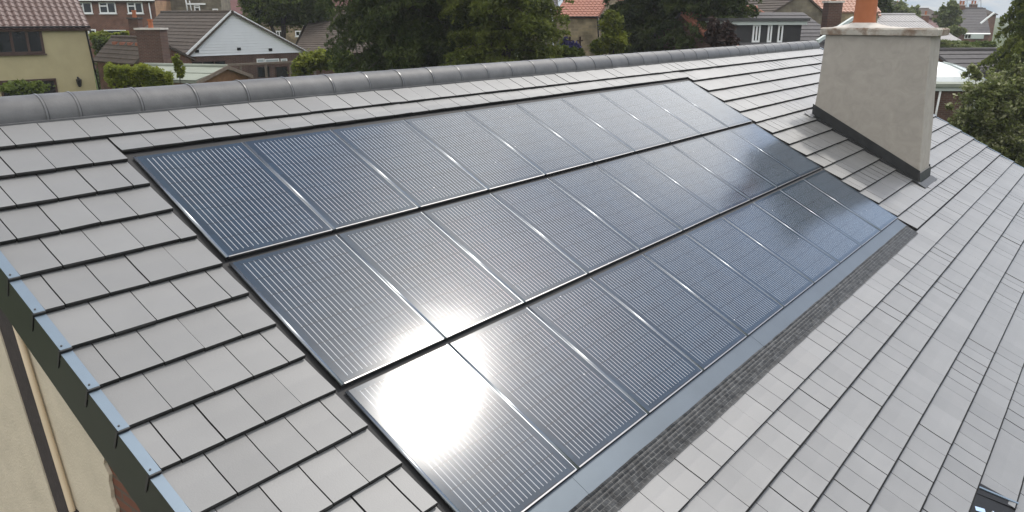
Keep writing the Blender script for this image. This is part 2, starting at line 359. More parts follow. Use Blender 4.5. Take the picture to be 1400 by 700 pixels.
# ridge: dry-ridge strip, half-round tiles with joint bands
AY, AZ, RR = .7127, 6.296, .19
st = MB()
for sgn in (-1, 1):
    y = AY+sgn*(RR+.012)
    st.obox((W*UL, y-.012, AZ-.035), (W*(UR-UL), 0, 0), (0, .024, 0), (0, 0, .03), 0)
    st.obox((W*UL, y-.03 if sgn < 0 else y, AZ-.052), (W*(UR-UL), 0, 0), (0, .03, 0), (0, 0, .012), 1)
st.build('ridge_strip', [M['ridge'], M['verge']], house)
def half_tube(mb, x0, x1, r0, r1, thick=.016, n=22, mi=0, a0=-4, a1=184):
    angs = [math.radians(a0+(a1-a0)*i/n) for i in range(n+1)]
    vs = []
    for (x, r) in ((x0, r0), (x1, r1)):
        for a in angs: vs.append((x, AY-r*math.cos(a), AZ+r*math.sin(a)))
        for a in angs: vs.append((x, AY-(r-thick)*math.cos(a), AZ+(r-thick)*math.sin(a)))
    m = n+1; fs = []
    for i in range(n):
        fs += [(i, i+1, 2*m+i+1, 2*m+i), (m+i+1, m+i, 3*m+i, 3*m+i+1)]
    mb.add(vs, fs, mi)
    for (x, r, fl) in ((x0, r0, 1), (x1, r1, 0)):
        ve = [(x, AY-r*math.cos(a), AZ+r*math.sin(a)) for a in angs]+[(x, AY-(r-thick)*math.cos(a), AZ+(r-thick)*math.sin(a)) for a in angs]
        mb.add(ve, [(i+1, i, m+i, m+i+1) if fl else (i, i+1, m+i+1, m+i) for i in range(n)], mi)
xs = [-1.31, -.92, -.37, -.11]
while xs[-1] < 18.7: xs.append(xs[-1]+.535+random.uniform(-.012, .012))
xs[-1] = 19.22
for a, b in zip(xs[:-1], xs[1:]):
    t = MB(); dr = random.uniform(-.002, .002)
    half_tube(t, a+.018, b-.004, RR-.002+dr, RR-.003+dr)
    o = t.build('ridge_tile', M['ridge'], roof, smooth=False)
    for p in o.data.polygons: p.use_smooth = len(p.vertices) == 4 and abs(p.normal.x) < .3
    if b < 19:
        t = MB(); half_tube(t, b-.006, b+.010, RR+.003, RR+.0035, thick=.02)
        half_tube(t, b+.011, b+.019, RR+.0015, RR+.0015, thick=.012, mi=1)
        c = t.build('ridge_joint', [M['ridge_seal'], M['ridge_gap']], roof)
        for p in c.data.polygons: p.use_smooth = abs(p.normal.x) < .3
ec = MB(); ec.add([(-1.305, AY, AZ)]+[(-1.305, AY-RR*.97*math.cos(a), AZ+RR*.97*math.sin(a)) for a in np.linspace(0, math.pi, 20)], [(0, i+2, i+1) for i in range(19)]); ec.build('ridge_end_cap', M['ridge'], roof)
ec = MB(); vs = [(19.225, AY, AZ)]+[(19.225, AY-RR*math.cos(a), AZ+RR*math.sin(a)) for a in np.linspace(0, math.pi, 20)]
ec.add(vs, [(0, i+1, i+2) for i in range(19)]); ec.build('ridge_end_cap', M['ridge'], roof)

# verges: one L-shaped cap per course, both gables
for side, ue, sg in (('l', -1.325, 1), ('r', 18.90, -1)):
    for k in range(-1, KMAX+1):
        v1 = V0+G*k; v0 = v1-G+.012
        if k == -1: v0 = -.72
        t = MB(); w = .066
        a, b = ue, ue+sg*w
        h0, h1 = .012, .034
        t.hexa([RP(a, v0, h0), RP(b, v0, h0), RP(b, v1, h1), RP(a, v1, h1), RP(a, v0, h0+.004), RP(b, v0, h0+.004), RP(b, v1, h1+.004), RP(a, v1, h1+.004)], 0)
        # outer face
        c = ue+sg*.004
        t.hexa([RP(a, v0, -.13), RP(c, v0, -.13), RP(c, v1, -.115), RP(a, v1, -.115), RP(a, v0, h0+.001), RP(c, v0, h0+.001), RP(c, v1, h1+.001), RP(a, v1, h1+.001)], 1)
        # lower end lip
        t.hexa([RP(a, v1-.004, .0), RP(b, v1-.004, .0), RP(b, v1+.008, .0), RP(a, v1+.008, .0), RP(a, v1-.004, h1+.002), RP(b, v1-.004, h1+.002), RP(b, v1+.008, h1+.002), RP(a, v1+.008, h1+.002)], 2)
        t.hexa([RP(ue-sg*.006, v1-.012, -.112), RP(ue+sg*.001, v1-.012, -.112), RP(ue+sg*.001, v1+.006, -.112), RP(ue-sg*.006, v1+.006, -.112), RP(ue-sg*.006, v1-.012, .03), RP(ue+sg*.001, v1-.012, .03), RP(ue+sg*.001, v1+.006, .03), RP(ue-sg*.006, v1+.006, .03)], 2)
        # screw head
        cc = RP(ue+sg*.02, v1-.03, h1+.002); ang = [2*math.pi*i/8 for i in range(8)]
        ring = [cc+Vector((.006*math.cos(x), .006*math.sin(x)*CT, .006*math.sin(x)*ST)) for x in ang]
        t.add(ring+[p+NRM*.005 for p in ring], [tuple(range(8, 16))]+[(i, (i+1) % 8, 8+(i+1) % 8, 8+i) for i in range(8)], 2)
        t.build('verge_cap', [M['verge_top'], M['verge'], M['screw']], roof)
for ue, sg in ((-1.317, 1), (18.892, -1)):
    bb = MB()
    bb.hexa([RP(ue, -.76, -.34), RP(ue+sg*.022, -.76, -.34), RP(ue+sg*.022, VE, -.34), RP(ue, VE, -.34), RP(ue, -.76, -.115), RP(ue+sg*.022, -.76, -.115), RP(ue+sg*.022, VE, -.115), RP(ue, VE, -.115)])
    def bq(s, h, x): return Vector((W*x, RY+s*CT, RZ-s*ST))+ny*h
    bb.hexa([bq(0, -.34, ue), bq(0, -.34, ue+sg*.022), bq(8.2, -.34, ue+sg*.022), bq(8.2, -.34, ue), bq(0, .02, ue), bq(0, .02, ue+sg*.022), bq(8.2, .02, ue+sg*.022), bq(8.2, .02, ue)])
    bb.build('bargeboard', M['verge'], house)

# walls (brick body) and render coat on the left gable with its ragged edge
XW = -1.255; XR = 19.12; YF = -(VE-.35)*W*CT; YB = RY+7.4
def roofz(y, d=.20):
    z = RZ-abs(y-RY)*ST/CT; return z-d
wl = MB()
prof = [(YF, 0), (YB, 0), (YB, roofz(YB)), (RY, roofz(RY)), (YF, roofz(YF))]
wl.add([(XW, y, z) for y, z in prof]+[(XR, y, z) for y, z in prof],
       [(0, 1, 2, 3, 4)[::-1], (5, 6, 7, 8, 9)]+[(i, (i+1) % 5, 5+(i+1) % 5, 5+i) for i in range(5)])
wall = wl.build('wall', M['brick_wall'], house)
def sheet(name, poly, x0, x1, m, par):   # extrude a (y,z) polygon between x0 and x1
    b = MB(); n = len(poly)
    b.add([(x0, y, z) for y, z in poly]+[(x1, y, z) for y, z in poly], [tuple(range(n)), tuple(reversed(range(n, 2*n)))]+[(i, n+i, n+(i+1) % n, (i+1) % n) for i in range(n)])
    return b.build(name, m, par)
P_ = lambda x, y: (lambda p: (p.y, p.z))(on_x(x, y, XW-.02))
sl, sl2 = P_(0, 455), P_(77, 700)
dir_l = ((sl2[0]-sl[0])/(sl2[1]-sl[1]))
er, er2 = P_(30, 463), P_(99, 696); dir_r = ((er2[0]-er[0])/(er2[1]-er[1]))
bl, bl2 = P_(140, 623), P_(158, 700)
yl = lambda z: sl[0]+(z-sl[1])*dir_l
yr = lambda z: er[0]+(z-er[1])*dir_r
# render left of the strip (towards the back)
zt = 5.45
polyA = [(yl(2.0), 2.0), (YB, 2.0), (YB, roofz(YB, .1)), (RY, roofz(RY, .25)), (yl(zt), zt)]
sheet('render_coat', polyA, XW-.022, XW-.0015, M['cream'], wall)
# render between the strip and the bare brick, ragged edges
zz = np.linspace(5.2, 2.0, 60)
polyB = [(yr(z)-abs(random.gauss(0, .012)), z) for z in zz]
zb = np.linspace(2.0, 4.9, 50)
polyB += [(bl[0]-.02+(z-4.5)*.08+random.gauss(0, .016), z) for z in zb]
sheet('render_coat', polyB, XW-.024, XW-.0015, M['cream'], wall)
polyS = [(yl(z)+.03, z) for z in (5.5, 2.0)]+[(yr(2.0)-.05, 2.0), (yr(5.5)-.05, 5.5)]
sheet('timber_strip', polyS, XW-.012, XW-.0008, M['brown_strip'], wall)
pp = MB(); q0, q1 = P_(52, 520), P_(106, 698)
dq = (q1[0]-q0[0])/(q1[1]-q0[1])
pts = [(XW-.05, q0[0]+(z-q0[1])*dq, z) for z in (5.3, 4.6, 3.9, 3.0, 2.0)]
pp.tube(pts, .021, 10)
pipe = pp.build('pipe', M['cream2'], wall, smooth=True)
br_ = MB()
for z in (3.83, 2.8):
    y = q0[0]+(z-q0[1])*dq
    br_.obox((XW-.077, y-.035, z-.012), (.075, 0, 0), (0, .07, 0), (0, 0, .024))
br_.build('pipe_clip', M['brown_strip'], pipe)
gt = MB(); ye = -(VE+.01)*W*CT; ze = ZO-VE*W*ST
gt.tube([(-1.3, ye-.05, ze-.06), (19.2, ye-.05, ze-.06)], .055, 10); gt.build('gutter', M['verge'], house)

# recess tray under the panels, apron flashing and pleated mesh flashing
def rslab(mb, u0, u1, v0, v1, h0, h1, mi=0):
    mb.hexa([RP(u0, v0, h0), RP(u0, v1, h0), RP(u1, v1, h0), RP(u1, v0, h0), RP(u0, v0, h1), RP(u0, v1, h1), RP(u1, v1, h1), RP(u1, v0, h1)], mi)
t = MB(); rslab(t, ARR[0]+.002, ARR[1]-.002, -.12, 4.23, -.004, .0); t.build('mounting_tray', M['gap'], house)
t = MB()
cuts = [-.05, .94, 1.25, 4.1, 7.2, 9.99]
for i, (a, b) in enumerate(zip(cuts[:-1], cuts[1:])):
    rslab(t, a, b+.02, 4.17, 4.385, .004+.0015*(i % 2), .0075+.0015*(i % 2))
ap = t.build('apron_flashing', M['apron'], house)
# pleated mesh
nu, nv = 1500, 14
u = np.linspace(-.06, 9.985, nu); v = np.linspace(4.362, 4.572, nv)
hgt = np.zeros((nu, nv))
for j in range(nv):
    rows = (v[j]-4.36)/.031
    hgt[:, j] = .010+.006*abs(math.sin(rows*math.pi))
hgt += RNG.normal(0, .0005, (nu, nv)) + .002*np.sin(u*23)[:, None]*np.sin(u*7.3+1)[:, None]
hgt[:, 0] = .006; hgt[:, -1] = .018
t = MB(); vs = []
wob = .0015*np.sin(u*3.1)+.0015*np.sin(u*11)
for i in range(nu):
    for j in range(nv): vs.append(RP(u[i], v[j]+(wob[i] if j in (0, nv-1) else 0), hgt[i, j]))
t.add(vs, [(i*nv+j, i*nv+j+1, (i+1)*nv+j+1, (i+1)*nv+j) for i in range(nu-1) for j in range(nv-1)])
mf = t.build('mesh_flashing', M['meshf'], house)
at_ = mf.data.attributes.new('fuv', 'FLOAT_VECTOR', 'POINT'); at_.data.foreach_set('vector', [c for i in range(nu) for j in range(nv) for c in (u[i]*W, (v[j]-4.36)*W, 0)])

# chimney stack
CX0, CX1 = 12.80, 13.66
ch = MB()
ring_t = [(CX0+.015, -1.56), (CX1-.015, -1.56), (CX1-.015, -3.385), (CX0+.015, -3.385)]
rings = []
for z, dx, y0_, y1_ in ((3.3, 0, -1.47, -3.60), (4.3, 0, -1.475, -3.535), (5.25, 0, -1.485, -3.475), (5.7, .0, -1.52, -3.44), (6.77, .0, -1.555, -3.385)):
    rings.append([(CX0+dx, y0_, z), (CX1-dx, y0_, z), (CX1-dx, y1_, z), (CX0+dx, y1_, z)])
vs = [p for r in rings for p in r]; fs = [(3, 2, 1, 0), (16, 17, 18, 19)]
for i in range(4):
    for k_ in range(4):
        a, b = i*4+k_, i*4+(k_+1) % 4; fs.append((a, b, b+4, a+4))
ch.add(vs, [f[::-1] for f in fs]); chim = ch.build('chimney', M['render_ch'], house)
bv = chim.modifiers.new('bevel', 'BEVEL'); bv.width = .02; bv.segments = 2; bv.limit_method = 'ANGLE'
# cap: slab with a chipped, uneven edge
n_ = 26; vs = []; top = []
def capring(z, ov, jit):
    out = []
    xs_ = [(CX0-ov, -1.50+ov*.4), (CX1+ov, -1.50+ov*.4), (CX1+ov, -3.43-ov), (CX0-ov, -3.43-ov)]
    for i in range(4):
        a, b = xs_[i], xs_[(i+1) % 4]
        for s_ in range(n_):
            f = s_/n_; out.append((a[0]+(b[0]-a[0])*f+random.gauss(0, jit), a[1]+(b[1]-a[1])*f+random.gauss(0, jit), z+random.gauss(0, jit*.7)))
    return out
r1, r2, r3, r4 = capring(6.765, .035, .001), capring(6.775, .07, .004), capring(6.875, .075, .005), capring(6.90, .045, .005)
cp = MB(); nn = 4*n_; vs = r1+r2+r3+r4; fs = []
for i in range(3):
    for k_ in range(nn): fs.append((i*nn+k_, (i+1)*nn+k_, (i+1)*nn+(k_+1) % nn, i*nn+(k_+1) % nn))
fs += [tuple(range(nn)), tuple(reversed(range(3*nn, 4*nn)))]
cp.add(vs, fs); capo = cp.build('chimney_cap', M['cap'], chim)
fl = MB(); pc = Vector((13.2, -2.12, 0)); nseg = 24
def blob(z, rx, ry, j): return [(pc.x+rx*math.cos(2*math.pi*i/nseg)+random.gauss(0, j), pc.y+ry*math.sin(2*math.pi*i/nseg)+random.gauss(0, j), z+random.gauss(0, j*.3)) for i in range(nseg)]
rg = [[(max(CX0-.03, min(CX1+.03, pc.x+.75*math.cos(2*math.pi*i/nseg))), max(-3.2, min(-1.52, pc.y+.95*math.sin(2*math.pi*i/nseg))), 6.892+random.gauss(0, .004)) for i in range(nseg)],
      blob(6.925, .36, .46, .012), blob(6.965, .26, .28, .008), blob(6.99, .215, .215, .004)]
vs = [p for r in rg for p in r]; fs = []
for i in range(3):
    for k_ in range(nseg): fs.append((i*nseg+k_, i*nseg+(k_+1) % nseg, (i+1)*nseg+(k_+1) % nseg, (i+1)*nseg+k_))
fs.append(tuple(range(3*nseg, 4*nseg)))
fl.add(vs, fs); fl.build('mortar_flaunching', M['mortar'], chim, smooth=True)
pt = MB(); prof_ = [(.205, 6.94), (.205, 7.0), (.198, 7.05), (.190, 7.4), (.182, 7.72), (.215, 7.74), (.22, 7.80), (.2, 7.82), (.165, 7.82), (.16, 7.3)]
ns = 32; vs = [(pc.x+r*math.cos(2*math.pi*i/ns), pc.y+r*math.sin(2*math.pi*i/ns), z) for r, z in prof_ for i in range(ns)]
fs = [(i*ns+k_, i*ns+(k_+1) % ns, (i+1)*ns+(k_+1) % ns, (i+1)*ns+k_) for i in range(len(prof_)-1) for k_ in range(ns)]
pt.add(vs, fs); pt.build('chimney_pot', M['pot'], chim, smooth=True)
# lead round the base: upstand along the left face, wrap at the low corner, back gutter
ld = MB()
def vz(x, y): return ZO+y/CT*ST           # roof plane height at world y (y = -W v cos)
ya, yb = -1.47, -3.55
for (x0, x1) in ((CX0-.016, CX0+.004), (CX1-.004, CX1+.016)):
    nseg2 = 14
    for i in range(nseg2):
        a = ya+(yb-ya)*i/nseg2; b = ya+(yb-ya)*(i+1)/nseg2; j = random.gauss(0, .003)
        ld.hexa([(x0, a, vz(0, a)-.02), (x1, a, vz(0, a)-.02), (x1, b, vz(0, b)-.02), (x0, b, vz(0, b)-.02), (x0+j, a, vz(0, a)+.235), (x1, a, vz(0, a)+.235), (x1, b, vz(0, b)+.235), (x0+j, b, vz(0, b)+.235)])
ld.hexa([(CX0-.05, yb-.03, vz(0, yb)-.05), (CX1+.03, yb-.03, vz(0, yb)-.05), (CX1+.03, yb+.02, vz(0, yb)-.02), (CX0-.05, yb+.02, vz(0, yb)-.02), (CX0-.018, yb-.012, vz(0, yb)+.20), (CX1+.03, yb-.012, vz(0, yb)+.20), (CX1+.03, yb+.02, vz(0, yb)+.20), (CX0-.018, yb+.02, vz(0, yb)+.20)])
u0, u1 = (CX0-.14)/W, CX0/W
va, vb = 1.47/CT/W, 3.57/CT/W
rslab(ld, u0, u1, va+.05, vb+.05, .012, .043)
rslab(ld, u0-.01, (CX1+.05)/W, vb, vb+.13, .014, .0425)
ld.build('lead_flashing', M['lead'], chim)
sk = MB(); rslab(sk, (CX0-.26)/W, (CX0+.05)/W, va-.10, va+.07, .030, .040)
sk.build('lead_soaker', M['soaker'], chim); sk = MB(); rslab(sk, (CX0+.02)/W, (CX1-.25)/W, vb+.12, vb+.20, .026, .038)
sk.build('lead_soaker', M['soaker'], chim); sk = MB()
rslab(sk, CX1/W, (CX1+.10)/W, vb-.5, vb+.10, .026, .038)
sk.build('lead_soaker', M['soaker'], chim)

# dark roof vent at the lower right
t = MB(); v1k = V0+G*20
rslab(t, 3.2, 4.60, v1k-G-.005, v1k+.003, .002, .022, 0)
t.hexa([RP(4.40, v1k-G, .02), RP(4.62, v1k, .02), RP(4.72, v1k, .02), RP(4.60, v1k-G, .02), RP(4.40, v1k-G, .026), RP(4.62, v1k, .032), RP(4.72, v1k, .032), RP(4.60, v1k-G, .026)], 0)
t.hexa([RP(4.50, v1k-G, .024), RP(4.71, v1k+.004, .030), RP(4.735, v1k+.004, .030), RP(4.525, v1k-G, .024), RP(4.50, v1k-G, .036), RP(4.71, v1k+.004, .042), RP(4.735, v1k+.004, .042), RP(4.525, v1k-G, .036)], 1)
a = RP(4.30, v1k-G+.17, .03); b = RP(4.18, v1k-G+.17, .03); t.tube([a, b], .012, 8, 2)
t.hexa([RP(4.18, v1k-G+.02, .022), RP(4.25, v1k-G+.10, .022), RP(4.20, v1k-G+.12, .022), RP(4.13, v1k-G+.04, .022), RP(4.18, v1k-G+.02, .03), RP(4.25, v1k-G+.10, .03), RP(4.20, v1k-G+.12, .03), RP(4.13, v1k-G+.04, .03)], 2)
t.build('roof_vent', [M['black'], M['verge_top'], M['chrome']], house)

# ------------------------------------------------------------------ SOLAR PANELS
TILT = math.atan(.018/PH)
gl = MB()
gl.obox((.004, -PH+.014, .004), (PW-.008, 0, 0), (0, PH-.02, 0), (0, 0, .010))
glass_me = None
rows = ['top', 'middle', 'bottom']
order = ['leftmost', 'second from the left', 'third from the left', 'fourth from the left', 'fifth from the left', 'fifth from the right', 'fourth from the right', 'third from the right', 'second from the right', 'rightmost']
first = None
for r in range(3):
    for c in range(10):
        o = bpy.data.objects.new('solar_panel', None); COL.objects.link(o); o.empty_display_size = .2
        o.location = RP(c, A_*r+.042, .004); o.rotation_euler = (GA-TILT+random.gauss(0, .0012), random.gauss(0, .0016), 0)
        extra = ''
        if r == 2 and c == 0: extra = ', washed white by sun glare'
        if r == 2 and c == 9: extra = ', slate blue beside the tiles'
        if r == 0 and c == 0: extra = ', at the corner nearest the ridge'
        tag(o, f'dark solar panel, {order[c]} in the {rows[r]} row{extra}', 'solar panel', 'solar panels let into the tiled roof')
        if first is None:
            g_ = gl.build('glass', M['solar'], o, local=True)
            f_ = MB()
            # rounded left-hand cap strip
            sec = [(.002, .004), (.003, .0165), (.009, .0185), (.017, .0188), (.025, .0180), (.030, .0142)]
            vs = [(x, y, z) for y in (-PH+.002, -.004) for x, z in sec]
            n6 = len(sec)
            f_.add(vs, [(i, i+1, n6+i+1, n6+i) for i in range(n6-1)]+[tuple(range(n6))[::-1], tuple(range(n6, 2*n6))], 0)
            f_.obox((PW-.011, -PH+.002, .002), (.008, 0, 0), (0, PH-.006, 0), (0, 0, .014), 0)
            f_.obox((.031, -PH+.002, -.028), (PW-.043, 0, 0), (0, .010, 0), (0, 0, .0435), 1)
            f_.obox((.003, -PH-.001, -.030), (PW-.010, 0, 0), (0, .0028, 0), (0, 0, .030), 2)
            fr = f_.build('frame', [M['frame'], M['lip'], M['gap']], o, local=True)
            for p in fr.data.polygons[:5]: p.use_smooth = True
            first = (g_, fr)
        else:
            for s_ in first:
                d = s_.copy(); COL.objects.link(d); d.parent = o
# ------------------------------------------------------------------ SURROUNDINGS: buildings
def slab_roof(mb, p0, L, Sv, mode='flat', gauge=.3, amp=.035, pitch=.25, thick=.10, mi=0):
    """p0: eave corner, L: along the eave, Sv: up the slope"""
    p0, L, Sv = Vector(p0), Vector(L), Vector(Sv); nl = L.normalized(); ns_ = Sv.normalized(); n = nl.cross(ns_)
    if n.z < 0: n = -n
    ll, sl_ = L.length, Sv.length
    us = [0, ll]
    if mode == 'pantile':
        k = max(4, int(ll/pitch*6)); us = [ll*i/k for i in range(k+1)]
    vsl = []; k = max(2, int(round(sl_/gauge))); g = sl_/k
    for i in range(k): vsl += [(i*g+.002, .028), ((i+1)*g-.001, 0.0)]
    vs = []
    for (v_, h_) in vsl:
        for u_ in us:
            w = 0
            if mode == 'pantile':
                ph = (u_/pitch) % 1.0; w = amp*(math.sin(2*math.pi*ph)+.35*math.sin(4*math.pi*ph))
            vs.append(p0+nl*u_+ns_*v_+n*(h_+w))
    nu_ = len(us); fs = []
    for i in range(len(vsl)-1):
        for j in range(nu_-1):
            a = i*nu_+j; f = (a, a+1, a+nu_+1, a+nu_)
            fs.append(f)
    mb.add(vs, fs, mi)
    o = p0-n*(thick+amp*(mode == 'pantile')*1.3)
    mb.hexa([o, o+L, o+L+Sv, o+Sv, o+n*(thick-.012), o+L+n*(thick-.012), o+L+Sv+n*(thick-.012), o+Sv+n*(thick-.012)], mi)

class Bld:
    """A building whose front wall runs A->B (photo px, distance); eave height read at A's py."""
    def __init__(s, name, label, A, B, pye, depth, cat='house', group=None, ground=None):
        pa = at(A[0], pye, A[1]); pb = at(B[0], pye, B[1])
        s.z = pa.z; s.a = Vector((pa.x, pa.y, 0)); s.b = Vector((pb.x, pb.y, 0)); s.d = depth
        s.e = (s.b-s.a).normalized(); s.L = (s.b-s.a).length
        s.n = Vector((s.e.y, -s.e.x, 0))
        if s.n.dot(CAM-s.a) < 0: s.n = -s.n
        mid = (s.a+s.b)/2-s.n*depth/2
        s.g = gz(mid.x, mid.y) if ground is None else ground
        s.t = thing(name, (s.a.x, s.a.y, s.g), label, cat, group)
    def P(s, x, y, z): return s.a+s.e*x-s.n*y+Vector((0, 0, z))   # x along front, y into the house, z absolute
    def local(s, px, py):               # photo pixel -> (x, z) on the front wall plane
        d = ray(px, py); t = (s.a-CAM).dot(s.n)/d.dot(s.n); p = CAM+d*t; return (p-s.a).dot(s.e), p.z
    def side_local(s, px, py):          # on the right-hand side wall plane (x = L)
        d = ray(px, py); t = (s.b-CAM).dot(s.e)/d.dot(s.e); p = CAM+d*t; return -(p-s.b).dot(s.n), p.z
    def walls(s, m, axis='par', rise=0, apex=.5, side_m=None, z0=None):
        b = MB(); z0 = s.g-.6 if z0 is None else z0; L, d, z = s.L, s.d, s.z
        c = [s.P(0, 0, z0), s.P(L, 0, z0), s.P(L, d, z0), s.P(0, d, z0), s.P(0, 0, z), s.P(L, 0, z), s.P(L, d, z), s.P(0, d, z)]
        F = [(0, 1, 5, 4), (2, 3, 7, 6), (1, 2, 6, 5), (3, 0, 4, 7)]
        if axis == 'par':
            c += [s.P(0, d*apex, z+rise), s.P(L, d*apex, z+rise)]; F += [(4, 7, 8), (6, 5, 9), (4, 5, 9, 8), (7, 6, 9, 8)] if rise else [(4, 5, 6, 7)]
        else:
            c += [s.P(L*apex, 0, z+rise), s.P(L*apex, d, z+rise)]; F += [(4, 5, 8), (7, 6, 9), (4, 7, 9, 8), (5, 6, 9, 8)]
        b.add(c, F)
        if side_m: b.mi[2] = 1
        s.rise, s.apex, s.axis = rise, apex, axis
        o = b.build('wall', [m, side_m] if side_m else m, s.t)
        return o
    def roof(s, m, mode='flat', ov=.3, ovg=.12, gauge=.3, lift=.1, pitch=.25, amp=.035, sides=(0, 1)):
        b = MB(); L, d = s.L, s.d
        if s.axis == 'par':
            r1 = d*s.apex; k = s.rise/r1; e = Vector(s.P(-ovg, -ov, s.z-k*ov+lift)); top = s.P(-ovg, r1, s.z+s.rise+lift)
            if 0 in sides: slab_roof(b, e, s.e*(L+2*ovg), top-e, mode, gauge, amp, pitch)
            r2 = d-r1; k2 = s.rise/r2; e2 = s.P(-ovg, d+ov, s.z-k2*ov+lift)
            if 1 in sides: slab_roof(b, e2, s.e*(L+2*ovg), top-e2, mode, gauge, amp, pitch)
            s.ridge = (top, top+s.e*(L+2*ovg))
        else:
            r1 = L*s.apex; k = s.rise/r1; e = s.P(-ov, -ovg, s.z-k*ov+lift); top = s.P(r1, -ovg, s.z+s.rise+lift)
            slab_roof(b, e, -s.n*(d+2*ovg), top-e, mode, gauge, amp, pitch)
            r2 = L-r1; k2 = s.rise/r2; e2 = s.P(L+ov, -ovg, s.z-k2*ov+lift)
            slab_roof(b, e2, -s.n*(d+2*ovg), top-e2, mode, gauge, amp, pitch)
            s.ridge = (top, top-s.n*(d+2*ovg))
        o = b.build('roof', m, s.t)
        if s.rise:
            c = MB(); a_, b_ = s.ridge; c.tube([a_+Vector((0, 0, .02)), b_+Vector((0, 0, .02))], .09, 8); c.build('ridge_tiles', m, o, smooth=True)
        s.ro = o; return o
    def box(s, name, m, x0, x1, y0, y1, z0, z1, parent=None):
        b = MB(); b.obox(s.P(x0, y0, z0), s.e*(x1-x0), -s.n*(y1-y0), (0, 0, z1-z0)); return b.build(name, m, parent or s.t)
    def win(s, px0, py0, px1, py1, m, panes=2, bars=0, name='window', side=False, fw=.06, sill=True, glass=None):
        (xa, zb), (xb, zt_) = (s.side_local if side else s.local)(px0, py1), (s.side_local if side else s.local)(px1, py0)
        if side:
            ex, nn_, o0 = -s.n, s.e, s.b
        else: ex, nn_, o0 = s.e, s.n, s.a
        Pw = lambda x, z, o: o0+ex*x+nn_*o+Vector((0, 0, z))
        b = MB()
        def bx(x0, x1, z0, z1, o0_=.004, o1=.05): b.obox(Pw(x0, z0, o0_), ex*(x1-x0), nn_*(o1-o0_), (0, 0, z1-z0))
        bx(xa, xb, zb, zb+fw); bx(xa, xb, zt_-fw, zt_); bx(xa, xa+fw, zb+fw, zt_-fw); bx(xb-fw, xb, zb+fw, zt_-fw)
        for i in range(1, panes):
            x = xa+(xb-xa)*i/panes; bx(x-fw/2, x+fw/2, zb+fw, zt_-fw)
        if bars:
            for i in range(panes):
                if bars == 1 and i > 0: continue
                x0 = xa+(xb-xa)*i/panes+fw*.5; x1 = xa+(xb-xa)*(i+1)/panes-fw*.5; z = zb+(zt_-zb)*.66; bx(x0, x1, z-fw/2, z+fw/2, .005, .046)
        f = b.build(name, m, s.t)
        if sill:
            c = MB(); c.obox(Pw(xa-.06, zb-.06, .003), ex*(xb-xa+.12), nn_*.11, (0, 0, .055)); c.build('sill', m, f)
        c = MB(); c.obox(Pw(xa+.012, zb+.012, .006), ex*(xb-xa-.024), nn_*.012, (0, 0, zt_-zb-.024)); c.build('pane', glass or M['glassy'], f)
        return f
    def pipe(s, pts, m, r=.04, name='downpipe', side=False):
        b = MB(); q = []
        for px, py in pts:
            x, z = s.local(px, py); q.append(s.a+s.e*x+s.n*.07+Vector((0, 0, z)))
        b.tube(q, r, 8); return b.build(name, m, s.t, smooth=True)
    def gutter(s, m, r=.06, ov=.3, z=None, x0=-.1, x1=None):
        b = MB(); z = s.z-.02 if z is None else z; x1 = s.L+.1 if x1 is None else x1
        b.tube([s.P(x0, -ov-.02, z), s.P(x1, -ov-.02, z)], r, 8); return b.build('gutter', m, s.t)

def stack(bld_t, base, w, d, h, m, pots=1, e=Vector((.62, -.785, 0)), potm=None, cap=M['mortar']):
    n_ = Vector((-e.y, e.x, 0)); b = MB(); base = Vector(base)
    b.obox(base-e*w/2-n_*d/2, e*w, n_*d, (0, 0, h)); o = b.build('chimney', m, bld_t)
    c = MB(); c.obox(base-e*(w/2+.06)-n_*(d/2+.06)+Vector((0, 0, h+.002)), e*(w+.12), n_*(d+.12), (0, 0, .09)); c.build('chimney_cap', cap, o)
    for i in range(pots):
        p = base+e*(w*(i+.5)/pots-w/2)+Vector((0, 0, h+.09)); c = MB(); c.tube([p, p+Vector((0, 0, .35)), p+Vector((0, 0, .36)), p+Vector((0, 0, .45))], [.13, .115, .15, .14], 10); c.build('chimney_pot', potm or M['pot'], o)
    return o

# 1 yellow rendered house
h = Bld('rendered_house', 'yellow rendered house with ribbed red brown pantile roof and dark brown windows', (-70, 38.6), (119, 42.7), 37.5, 9)
h.walls(M['yellow'], 'par', rise=4.3); h.roof(M['pantile'], 'pantile', ov=.25, ovg=.12, gauge=.32, pitch=.30, amp=.04, lift=.12)
h.gutter(M['black'], .055, ov=.2)
h.win(-3, 39.5, 56, 75, M['brownwin'], 3, fw=.12); h.win(6, 107, 76, 150, M['brownwin'], 1, fw=.1)
h.pipe([(115, 38), (117, 42), (136, 125)], M['black'], .045)
x, z = h.local(107, 112); lm = MB(); c0 = h.P(x, -.16, z)
lm.obox(h.P(x-.04, -.02, z+.05), h.e*.08, h.n*.03, (0, 0, .22)); lm.bar(h.P(x, -.03, z+.22), h.P(x, -.2, z+.2), .03)
lm.tube([c0+Vector((0, 0, -.26)), c0+Vector((0, 0, -.2)), c0+Vector((0, 0, .08)), c0+Vector((0, 0, .12)), c0+Vector((0, 0, .22))], [.03, .09, .13, .15, .02], 6)
lm.build('wall_lantern', M['black'], h.t)

